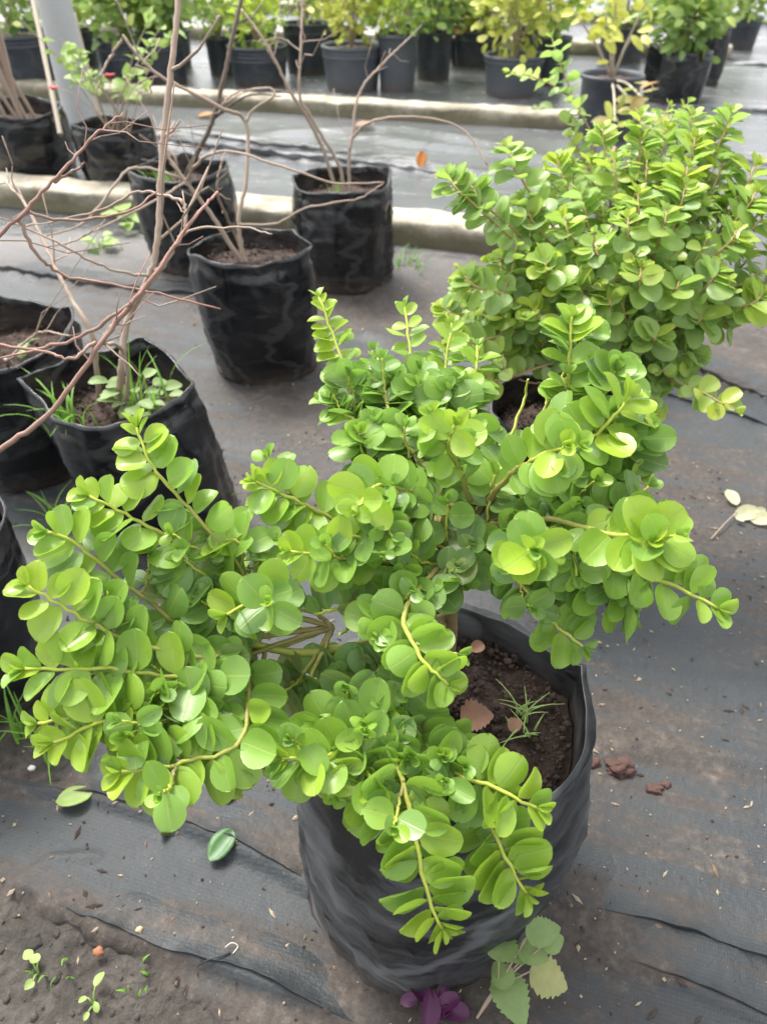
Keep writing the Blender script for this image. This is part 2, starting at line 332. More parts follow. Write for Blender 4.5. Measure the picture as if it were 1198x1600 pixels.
ys = np.concatenate([np.linspace(-.6, .1, 14)[:-1], .1*(16/.1)**np.linspace(0, 1, NY-13)])
U = np.linspace(-1, 1, NX)
Y = np.repeat(ys, NX).reshape(NY, NX); X = U[None, :]*(1.0+np.maximum(ys, 0)*.72)[:, None]
SOIL_EDGE = [G(-260, 1330), G(20, 1415), G(75, 1440), G(150, 1468), G(230, 1520), G(330, 1580), G(420, 1680), G(520, 1900)]
def soil_mask(x, y):
    d, s = polyd(x, y, SOIL_EDGE); return s*d + (vnoise(x, y, 30, 5)-.5)*.03      # negative inside the soil
def ground_h(x, y):
    c, s_ = math.cos(R(16)), math.sin(R(16)); xr, yr = x*c-y*s_, x*s_+y*c
    h = (vnoise(xr*.45, yr*1.6, 2.2, 1)-.5)*.02 + (vnoise(xr*.5, yr*2, 9, 2)-.5)*.006
    folds = [([(0, 1240), (140, 1250), (300, 1300), (450, 1372), (520, 1420)], .010, .014), ([(75, 1415), (190, 1466), (330, 1510), (460, 1562), (620, 1640)], .012, .02),
             ([(150, 1340), (85, 1345), (20, 1400)], .006, .006), ([(880, 1420), (1000, 1445), (1198, 1510), (1400, 1580)], .006, .010),
             ([(940, 1500), (1060, 1545), (1260, 1640)], .006, .010),
             ([(930, 1180), (1100, 1190), (1300, 1230)], .004, .02), ([(950, 1040), (1198, 1065)], .004, .02),
             ([(1060, 660), (1198, 700), (1400, 740)], .006, .015), ([(480, 700), (640, 720)], .004, .02),
             ([(340, 740), (470, 780), (600, 850)], .005, .02), ([(380, 640), (520, 650)], .005, .02), ([(0, 1130), (100, 1160), (300, 1240)], .006, .02)]
    for pts, a, w_ in folds:
        d, s = polyd(x, y, [G(*p) for p in pts]); h = h + a*np.exp(-(d/np.where(s > 0, w_*2.2, w_*.5))**2)
    steps = [([(-200, 412), (0, 432), (110, 452), (260, 470), (420, 478), (600, 540)], .010), ([(980, 545), (1060, 575), (1198, 628), (1400, 700)], .010),
             ([(1030, 425), (1198, 448)], .008), ([(1000, 250), (1198, 262)], .012), ([(1040, 170), (1300, 185)], .012), ([(1080, 108), (1300, 118)], .012), ([(1100, 40), (1300, 46)], .02),
             ([(-100, 190), (230, 225), (370, 247), (620, 268), (800, 285)], .014), ([(150, 205), (420, 238), (560, 250)], .012), ([(600, 225), (900, 262)], .012), ([(440, 215), (620, 205), (800, 240)], .014)]
    for pts, a in steps:
        d, s = polyd(x, y, [G(*p) for p in pts]); w_ = .008+.004*y
        h = h + 1.6*a*np.exp(-(d/np.where(s > 0, w_*4, w_*.4))**2)
    return h
Zg = ground_h(X, Y)
CELL = .02
def gz(x, y): return float(ground_h(np.array([float(x)]), np.array([float(y)]))[0])
# silt: patches where the photograph has them, and noise
dirt = .42 + (vnoise(X, Y, 1.7, 9, 4)-.5)*.9
def blob(px, py, sx_, sy_, a):
    global dirt
    q = G(px, py); dirt = dirt + a*np.exp(-((X-q.x)/sx_)**2-((Y-q.y)/sy_)**2)
for bl in [(280, 1425, .07, .02, .25), (420, 1480, .08, .02, .15), (330, 1380, .2, .03, -.35), (120, 1300, .15, .03, -.3), (520, 1560, .2, .03, -.3), (480, 640, .3, .22, .75), (420, 760, .3, .15, .5), (500, 480, .5, .3, .45), (100, 380, .7, .25, .9), (700, 480, .5, .25, .4),
           (40, 1180, .12, .06, .7), (1000, 1210, .2, .12, .45), (960, 1100, .12, .1, .4), (640, 1560, .25, .05, .7), (900, 1440, .07, .06, .6), (1150, 560, .35, .22, 1.1), (1080, 760, .3, .25, .25),
           (460, 1300, .1, .1, -.3), (300, 1550, .14, .03, -.4), (560, 920, .2, .12, .25), (1100, 1350, .2, .1, .1), (800, 450, .5, .2, .3)]: blob(*bl)
wet = np.clip((Y-2.6)/.8, 0, 1)*1.05 + (vnoise(X, Y, 1.1, 12, 3)-.5)*.7*np.clip(Y-.8, 0, 1)
dirt = np.where(Y > 3.1, dirt*.5, dirt); dirt = dirt+.9*np.exp(-(np.clip(soil_mask(X, Y), 0, 9)/.03)**2)*(Y < .7)
sm = soil_mask(X, Y)
idx = np.arange(NX*NY).reshape(NY, NX)
q00, q10, q11, q01 = idx[:-1, :-1], idx[:-1, 1:], idx[1:, 1:], idx[1:, :-1]
keep = (np.maximum(np.maximum(sm[:-1, :-1], sm[1:, 1:]), np.maximum(sm[1:, :-1], sm[:-1, 1:])) > 0)
F4 = np.stack([q00[keep], q10[keep], q11[keep], q01[keep]], 1)
Vg = np.stack([X.ravel(), Y.ravel(), (Zg+.012).ravel()], 1)
used = np.zeros(NX*NY, bool); used[F4.ravel()] = True
gx_ = (soil_mask(X+.001, Y)-sm)/.001; gy_ = (soil_mask(X, Y+.001)-sm)/.001
edge = used & (np.abs(sm.ravel()) < .014); ge = np.maximum(.4, gx_**2+gy_**2).ravel(); mv = np.clip(sm.ravel()/ge, -.012, .012)
Vg[edge, 0] -= (mv*gx_.ravel())[edge]*.9; Vg[edge, 1] -= (mv*gy_.ravel())[edge]*.9; Vg[edge, 2] -= .008
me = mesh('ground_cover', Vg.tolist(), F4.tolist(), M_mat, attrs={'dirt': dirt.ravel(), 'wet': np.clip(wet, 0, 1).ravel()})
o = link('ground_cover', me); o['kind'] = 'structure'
def overlap(pts, wd, lift=.005, side=1, wetv=.2):
    ctrl = [G(*p) for p in pts]; path = catmull(ctrl, 90); vs, fs, dr, we, lf_ = [], [], [], [], []
    prof = [(0, -.5), (0, .8), (.004, 1.1), (.02, .8), (.4, .3), (.85, .05), (1, -.5)]
    for i, p in enumerate(path):
        t = (path[min(i+1, 89)]-path[max(i-1, 0)]).normalized(); n_ = Vector((-t.y, t.x, 0))*side; L = p+n_*(noise.noise(p*9)*.008+noise.noise(p*31)*.004)
        end = min(1, i/22, (89-i)/22)
        for a, b_ in prof:
            q = L+n_*a*wd*(.25+.75*end); vs.append(q); lf_.append(-.005 if b_ < 0 else (b_*lift*(1+.9*noise.noise(p*14)+.5*noise.noise(p*40)))*end-.006*(1-end)); dr.append(.46+noise.noise(q*3)*.6+noise.noise(q*11)*.5); we.append(wetv)
    zz = ground_h(np.array([v.x for v in vs]), np.array([v.y for v in vs])); vs = [Vector((v.x, v.y, z+.0125+l)) for v, z, l in zip(vs, zz, lf_)]
    k = len(prof)
    for i in range(89):
        for j in range(k-1): fs.append((i*k+j, (i+1)*k+j, (i+1)*k+j+1, i*k+j+1))
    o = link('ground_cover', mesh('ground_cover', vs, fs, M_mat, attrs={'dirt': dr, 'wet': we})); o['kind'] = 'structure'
overlap([(78, 1412), (190, 1464), (330, 1512), (460, 1562), (640, 1650)], .06, .006)
overlap([(-60, 1228), (140, 1246), (300, 1296), (450, 1368), (480, 1390)], .08, .004)
overlap([(880, 1418), (1000, 1444), (1198, 1508), (1400, 1580)], .10, .004)
overlap([(925, 1490), (1060, 1540), (1200, 1600), (1300, 1660)], .07, .003)
overlap([(990, 545), (1060, 575), (1198, 630), (1400, 705)], .14, .008)
overlap([(1000, 610), (1100, 640), (1250, 690)], .08, .005)
overlap([(-220, 404), (0, 430), (110, 450), (260, 468), (420, 480), (480, 505)], .16, .011)
overlap([(-100, 188), (230, 224), (370, 246), (620, 270), (800, 290)], .3, .018, 1, .9)
overlap([(-60, 205), (240, 212), (420, 236), (560, 252), (700, 262)], .2, .012, 1, .9)
overlap([(1000, 250), (1198, 264), (1400, 285)], .3, .015, 1, .5)
overlap([(1040, 170), (1300, 188), (1500, 205)], .4, .018, 1, .5)
overlap([(1090, 104), (1300, 116), (1500, 128)], .5, .02, 1, .5)
overlap([(1090, 38), (1300, 46), (1500, 54)], .6, .025, 1, .5)
overlap([(560, 760), (640, 790), (720, 830)], .06, .004)
# bare earth below and all round, out to the horizon
def sheet(name, xs, ys_, hf, mat, z0=0):
    XX, YY = np.meshgrid(xs, ys_); ZZ = hf(XX, YY)+z0; ny, nx = XX.shape; ii = np.arange(nx*ny).reshape(ny, nx)
    f = np.stack([ii[:-1, :-1].ravel(), ii[:-1, 1:].ravel(), ii[1:, 1:].ravel(), ii[1:, :-1].ravel()], 1)
    o = link(name, mesh(name, np.stack([XX.ravel(), YY.ravel(), ZZ.ravel()], 1).tolist(), f.tolist(), mat)); o['kind'] = 'structure'; return o
sheet('ground', np.linspace(-150, 150, 60), np.linspace(-60, 240, 60), lambda x, y: x*0, M_earth, -.03)
def soil_h(x, y):
    e = np.clip(-soil_mask(x, y)/.05, -.5, 1)
    return ground_h(x, y)*.5 + e*.001 + (vnoise(x, y, 22, 3, 3)-.5)*.018 + (vnoise(x, y, 85, 4, 2)-.5)*.009
sheet('soil', np.linspace(-.75, -.05, 190), np.linspace(.12, .62, 140), soil_h, M_earth, .004)

# concrete kerbs
def kerb(name, x0, x1, y_at0, slope, wd, h, label, seg=.06):
    dx = Vector((1, slope, 0)).normalized(); nrm = Vector((-dx.y, dx.x, 0)); p0 = Vector((x0, y_at0+slope*x0, 0)); L = (x1-x0)/dx.x
    n_ = max(2, int(L/seg)); prof = [(0, -.02), (.004, h*.35), (.006, h*.7), (.008, h-.014), (.02, h-.003), (wd*.35, h), (wd*.7, h), (wd-.02, h-.003), (wd-.008, h-.014), (wd, -.02)]
    vs, fs = [], []; k = len(prof)
    for i in range(n_+1):
        q = p0+dx*L*i/n_
        for j, (a, z) in enumerate(prof):
            wob = (noise.noise(Vector((q.x*4, j*.7, y_at0)))*.014+noise.noise(Vector((q.x*17, j*1.9, y_at0)))*.008)
            vs.append(q+nrm*(a+wob)+Vector((0, 0, z+(wob*.6 if z > 0 else 0)-(.012*(random.random() < .08) if 2 < j < 8 else 0))))
    for i in range(n_):
        for j in range(k-1): fs.append((i*k+j, (i+1)*k+j, (i+1)*k+j+1, i*k+j+1))
    fs.append(tuple(range(k))); fs.append(tuple(n_*k+j for j in range(k-1, -1, -1)))
    o = link('concrete_kerb', mesh('concrete_kerb', vs, fs, M_conc)); o.data.transform(Matrix.Translation((-p0.x, -p0.y, 0))); o.location = p0
    tag(o, label, 'kerb', 'concrete kerbs between the beds'); return o
kerb('a', -3.4, .70, 2.985, -.285, .2, .105, 'mossy concrete kerb right behind the black bags of bare twigs, nearest of the kerbs')
kerb('b', -6, 1.68, 5.235, -.285, .2, .10, 'long pale concrete kerb in front of the crowded row of potted shrubs')
kerb('c', -8, 3.02, 8.40, -.285, .2, .12, 'concrete kerb seen behind the potted shrubs, its end by the dark pot at upper right')
kerb('d', -9, 4.02, 11.10, -.285, .2, .12, 'farthest concrete kerb at the very top right of the photo')

# ---------------------------------------------------------------- bags and pots
def grow_bag(r, c, rx, h, soil_drop=.05, base_off=(0, 0), base_r=None, mat=None, seed=0, kink=.10, rot=0, tilt=(0, 0), corner=None, name='grow_bag', wr=1., bulge=.05, rowsn=34, asp=1.):
    """Soft black film bag: irregular folded rim, inner wall, creased side, rounded foot. c = centre of the foot on the ground."""
    rd = random.Random(seed); K = 84; base_r = base_r or rx*.92
    ph = [rd.uniform(0, 6.28) for _ in range(8)]
    corner = corner or [(rd.uniform(0, 6.28), rd.uniform(.6, 1)) for _ in range(3)]
    def rimf(th):
        v = 1+.03*math.sin(2*th+ph[0])+.022*math.sin(3*th+ph[1])+.012*math.sin(7*th+ph[2])
        for a, s_ in corner:
            d = (th-a+math.pi) % (2*math.pi)-math.pi; v += kink*s_*math.exp(-abs(d)/.16)-kink*.35*s_*math.exp(-(abs(d)-.5)**2/.06)
        return v
    def rimz(th):
        z = .008*math.sin(th+ph[3])+.006*math.sin(3*th+ph[4])+.0016*math.sin(9*th+ph[5])+tilt[0]*math.cos(th)+tilt[1]*math.sin(th)
        for a, s_ in corner:
            d = (th-a+math.pi) % (2*math.pi)-math.pi; z += .014*s_*math.exp(-abs(d)/.14)
        return z
    topc = Vector((c.x-base_off[0], c.y-base_off[1], 0))
    vs, fs, foot = [], [], []
    prof = [('in', t) for t in np.linspace(1, 0, 7)] + [('lip', t) for t in (.25, .5, .75, 1)] + [('out', t) for t in np.linspace(0, 1, rowsn)] + [('foot', t) for t in (.35, .7, 1)]
    for kind, t in prof:
        for k in range(K):
            th = 2*math.pi*k/K; rf = rimf(th); rz = rimz(th); top = h+rz
            sq = 1+(.045 if rowsn > 50 else .02)*(1-math.cos(4*(th-.5)))*.5*(1 if kind in ('out', 'foot') else 0); ca, sa = math.cos(th)*sq, math.sin(th)*asp*sq
            if kind == 'in':
                rad = (rx*rf-.006)*(1-.05*t); z = top-(soil_drop+.05)*t; cc = topc
                dd = noise.noise(Vector((ca*4, sa*4, z*12+seed)))*.008*t; rad += dd
            elif kind == 'lip':
                a = math.pi*t; rad = rx*rf-.0045-.0015*math.cos(a); z = top+.0015*math.sin(a)+.0008*math.sin(23*th+seed); cc = topc
            elif kind == 'out':
                s_ = t; f_ = rf*(1-s_)**1.6+(1-(1-s_)**1.6); rad = (rx*(1-s_)+base_r*s_)*f_+bulge*rx*math.sin(math.pi*min(1, s_*1.05))*1.0
                z = top*(1-s_)+.012*s_; cc = topc.lerp(c, s_)
                n_ = noise.noise(Vector((ca*1.7+seed, sa*1.7, z*5)))*.012 + noise.noise(Vector((ca*6+seed, sa*6, z*2.5)))*.004 + noise.noise(Vector((ca*2.2, sa*2.2+seed, z*(24 if rowsn > 50 else 36))))*(.0012 if rowsn > 50 else .0018) + noise.noise(Vector((ca*9+seed, sa*9, z*4)))*.0012
                cr = 1-abs(noise.noise(Vector((ca*2.2+seed*2, sa*2.2, z*13+2.5*ca))))*2; n_ += .0035*max(0, cr)**12*(.3+s_) - .0015; cr = 1-abs(noise.noise(Vector((ca*1.8, sa*1.8+seed*3, z*7-3*sa))))*2; n_ += .006*max(0, cr)**8*(.4+.6*s_)
                n_ += noise.noise(Vector((ca*7, sa*7, z*5+seed)))*.010*math.exp(-s_*9)
                rad += n_*wr*min(1, s_*6+.25)
                if s_ < .12: rad -= .006*math.sin(s_/.12*math.pi)*(1+.6*math.sin(5*th+ph[6]))
            else:
                rad = base_r*(1-.10*t)+bulge*rx*.1; z = .012-.010*t; cc = c; rad += noise.noise(Vector((ca*6+seed, sa*6, 3)))*.008
            vs.append(Vector((cc.x+rad*ca, cc.y+rad*sa, z)))
            foot.append(max(0, min(1, (.07-z)/.07))*(.45 if rowsn > 50 else .7) if kind != 'in' else .5*max(0, t))
    n_ = len(prof)
    for i in range(n_-1):
        for k in range(K):
            k2 = (k+1) % K; fs.append((i*K+k, (i+1)*K+k, (i+1)*K+k2, i*K+k2))
    fs.append(tuple((n_-1)*K+k for k in range(K-1, -1, -1)))
    bag = child(name, mesh(name, vs, fs, mat or M_bag, attrs={'foot': foot}), r)
    # soil
    sv, sf = [], []; rings = 30
    sz = h-soil_drop
    sv.append(Vector((topc.x, topc.y, sz+.006)))
    for i in range(1, rings+1):
        for k in range(K):
            th = 2*math.pi*k/K; rad = (rx*rimf(th)*.955-.006)*i/rings
            x, y = topc.x+rad*math.cos(th), topc.y+rad*math.sin(th)*asp
            z = sz + noise.noise(Vector((x*22, y*22, seed)))*.009+noise.noise(Vector((x*60, y*60, seed)))*.008+noise.noise(Vector((x*130, y*130, seed)))*.005-.012*(i/rings)**3+tilt[0]*math.cos(th)*i/rings*.8+tilt[1]*math.sin(th)*i/rings*.8
            sv.append(Vector((x, y, z)))
    for k in range(K): sf.append((0, 1+k, 1+(k+1) % K))
    for i in range(rings-1):
        for k in range(K):
            k2 = (k+1) % K; sf.append((1+i*K+k, 1+(i+1)*K+k, 1+(i+1)*K+k2, 1+i*K+k2))
    child('soil', mesh('soil', sv, sf, M_soil), r)
    return topc, sz
def nursery_pot(r, c, rx, h, mat, ribs=3, seed=0):
    """Rigid moulded pot: rolled rim, ribs under it, tapering wall, soil."""
    K = 56; pr = [(.90, h-.05), (.93, h-.02), (.955, h-.002), (1.0, h+.002), (1.04, h-.002), (1.05, h-.018), (1.0, h-.024)]
    z = h-.03
    for i in range(ribs): pr += [(.985-.004*i, z), (1.005-.004*i, z-.006), (1.005-.004*i, z-.014), (.98-.004*i, z-.02)]; z -= .026
    pr += [(.965, z), (.93, z*.6), (.90, z*.3), (.875, .012), (.86, .003)]
    vs, fs, foot = [], [], []
    for a, zz in pr:
        for k in range(K):
            th = 2*math.pi*k/K; rr = rx*a*(1+.01*math.sin(2*th+seed)); vs.append(Vector((c.x+rr*math.cos(th), c.y+rr*math.sin(th), zz+c.z))); foot.append(max(0, (.08-zz)/.08))
    for i in range(len(pr)-1):
        for k in range(K): k2 = (k+1) % K; fs.append((i*K+k, (i+1)*K+k, (i+1)*K+k2, i*K+k2))
    child('pot', mesh('pot', vs, fs, mat, attrs={'foot': foot}), r)
    sv = [Vector((c.x, c.y, h-.03))]; sf = []
    for i in (1, 2, 3, 4, 5):
        for k in range(K):
            th = 2*math.pi*k/K; q = rx*.92*i/5; x, y = c.x+q*math.cos(th), c.y+q*math.sin(th); sv.append(Vector((x, y, h-.03+noise.noise(Vector((x*25, y*25, seed)))*.012)))
    for k in range(K): sf.append((0, 1+k, 1+(k+1) % K))
    for i in range(4):
        for k in range(K): k2 = (k+1) % K; sf.append((1+i*K+k, 1+(i+1)*K+k, 1+(i+1)*K+k2, 1+i*K+k2))
    child('soil', mesh('soil', sv, sf, M_soil), r)

# ---------------------------------------------------------------- leaves
ROWS_T = [0, .045, .14, .30, .48, .66, .82, .94, .99, 1.0]; COLS = [-1, -.5, 0, .5, 1]
def leaf_template(wscale, cup, fold, bend, twist=0, point=.0, ragged=0, rs=0, widths=None):
    rd = random.Random(rs); W = widths or [.02, .14, .30, .41, .455, .445, .375, .25, .13, .0]; W = list(np.interp(ROWS_T, [0, .07, .2, .36, .53, .69, .83, .94, 1], W)) if len(W) == 9 else W
    vs, uu, vv = [], [], []
    for i, t in enumerate(ROWS_T):
        for j, c in enumerate(COLS):
            wd = W[i]*wscale*(1+ragged*rd.uniform(-1, 1)*(abs(c) == 1)); y = wd*c; x = t+(.0 if i < len(ROWS_T)-1 else point)
            z = cup*(y*y)*3 + fold*abs(y) + bend*x*x - bend*.3*x + .012*math.sin(9*t+rs+c)*abs(c) + twist*y*t
            if i > 0: x += .03*abs(c)**2*(1 if t < .5 else -1)*.5
            vs.append((x, y, z)); uu.append(c); vv.append(t)
    fs = []; n = len(COLS)
    for i in range(len(ROWS_T)-1):
        for j in range(n-1): fs.append((i*n+j, (i+1)*n+j, (i+1)*n+j+1, i*n+j+1))
    return np.array(vs), fs, uu, vv
TPL = [leaf_template(1.0, .28, .05, -.10, rs=1, point=.008), leaf_template(.95, .3, .07, .10, rs=2, point=.012), leaf_template(.9, .2, .10, .14, .1, rs=3, point=.01),
       leaf_template(.98, -.25, .05, -.22, -.1, rs=4, point=.01), leaf_template(.82, .4, .10, .05, .15, rs=5, point=.02), leaf_template(1.02, .12, .02, -.04, rs=6, point=.008)]
SLIM = [leaf_template(.55, .6, .15, -.2, rs=7, point=.05), leaf_template(.6, .3, .1, .15, .2, rs=8, point=.05), leaf_template(.5, -.2, .2, -.3, -.2, rs=9, point=.06)]
LEAVES = []            # (plant key, template set, template index, 4x4 columns, age)
def put_leaf(key, p, L, Nn, size, age, ti=None, slim=False, wide=1.):
    wide *= random.uniform(.84, 1.08)
    L = L.normalized(); Nn = (Nn-L*Nn.dot(L)); Nn = Nn.normalized() if Nn.length > 1e-4 else L.orthogonal().normalized(); Wd = Nn.cross(L)
    T = SLIM if slim else TPL
    ti = random.randrange(len(T)) if ti is None else ti
    M = Matrix((( L.x*size, Wd.x*size*wide, Nn.x*size, p.x), (L.y*size, Wd.y*size*wide, Nn.y*size, p.y), (L.z*size, Wd.z*size*wide, Nn.z*size, p.z), (0, 0, 0, 1)))
    qx, qy, _ = proj(M @ Vector((.5, 0, 0)))
    for cx_, cy_, rx_, ry_ in BARE:                      # bare spots in the shrubs: over the second bag's rim, and between the two front limbs
        if ((qx-cx_)/rx_)**2+((qy-cy_)/ry_)**2 < 1: return
    LEAVES.append((key, slim, ti, M, age))
BARE = [(818, 632, 44, 58), (505, 985, 62, 36), (400, 905, 22, 14), (590, 925, 28, 18)]
BR = {}                # plant key -> list of branch meshes
UP = Vector((0, 0, 1)); TOCAM = Vector((0, -.72, .69))
def shoot(key, pts, leaf=.038, gap=.0115, start=0., age0=.75, age1=.08, r0=.0026, r1=.0011, stem=None, slim=False, jitter=1., upb=.0, lit=0., min_leaf=.5, sides=7):
    gap = max(gap, leaf*.31)
    ctrl = [P(*p) if isinstance(p, tuple) else p for p in pts]
    path = catmull(ctrl, 26); L = sum((path[i+1]-path[i]).length for i in range(25))
    for i in range(1, 25): path[i] = path[i]+Vector((random.uniform(-1, 1), random.uniform(-1, 1), random.uniform(-1, 1)))*.0012*jitter
    n = max(3, int(L*(1-start)/gap)); BR.setdefault(key, []).append((path, r0, r1, stem or M_stem, sides))
    flip = random.choice((0, 1)); bias = random.uniform(-.25, .25)
    for i in range(n+1):
        f = start+(1-start)*i/n; q = f*25; k = min(int(q), 24); p = path[k].lerp(path[k+1], q-k); T = (path[min(k+1, 25)]-path[max(k-1, 0)]).normalized()
        ref = (UP*(1-upb)+TOCAM*upb).normalized()
        Uv = ref-T*ref.dot(T); vert = abs(ref.dot(T))
        if Uv.length < .25: Uv = TOCAM-T*TOCAM.dot(T)
        Uv.normalize(); Sv = T.cross(Uv)
        rel = i/n; sz = leaf*(1 if rel < .78 else 1-(rel-.78)/.22*(1-min_leaf))*random.uniform(.78, 1.06)*(.82+.18*min(1, rel*4))
        for sgn in (-1, 1):
            if random.random() < .1 and rel < .8: continue
            phi = (.2+.5*vert*(1-.7*upb))*(1 if (i+flip) % 2 else -1)*1.0 + random.gauss(0, .15)+bias*.6
            if vert > .75 and upb < .6: phi = (0 if (i+flip) % 2 else 1.45)+random.gauss(0, .25)
            Rv = (Sv*math.cos(phi)+Uv*math.sin(phi))*sgn
            a = R(random.gauss(74, 7)) if rel < .9 else R(random.gauss(42, 9))
            a += random.gauss(0, .1); Ld = T*math.cos(a)+Rv*math.sin(a)+Vector((0, 0, -.06 if rel < .5 else .05))
            N0 = T*math.sin(a)-Rv*math.cos(a); k_ = max(.62*(1-vert), .62*upb)
            Nn = N0*(1-k_)+Uv*k_+Vector((random.gauss(0, .16), random.gauss(0, .16), random.gauss(0, .12)))
            age = age0+(age1-age0)*rel**.8+random.gauss(0, .09)+(.35 if random.random() < .05 else 0)
            put_leaf(key, p+Ld.normalized()*.0015, Ld, Nn, sz, min(1, max(0, age)), slim=slim)
    # terminal bud pair
    T = (path[25]-path[23]).normalized()
    for sgn in (-1, 1):
        Rv = T.orthogonal().normalized()*sgn; put_leaf(key, path[25], T*.9+Rv*.35, Rv*-1+T*.3, leaf*min_leaf*.7, max(0, age1-.05), ti=4)
    return path
def side_shoots(key, path, n, length, leaf, f0=.15, f1=.85, spread=1., **kw):
    for _ in range(n):
        f = random.uniform(f0, f1); k = int(f*24); p = path[k]; T = (path[k+1]-path[k]).normalized()
        d = (T*.6+Vector((random.gauss(0, 1), random.gauss(0, 1), random.gauss(.35, .7))).normalized()*spread).normalized()
        l = length*random.uniform(.6, 1.15); mid = p+d*l*.5+Vector((0, 0, -.004)); end = p+(d+Vector((0, 0, .25))).normalized()*l
        shoot(key, [p, mid, end], leaf=leaf*random.uniform(.8, 1.0), **kw)

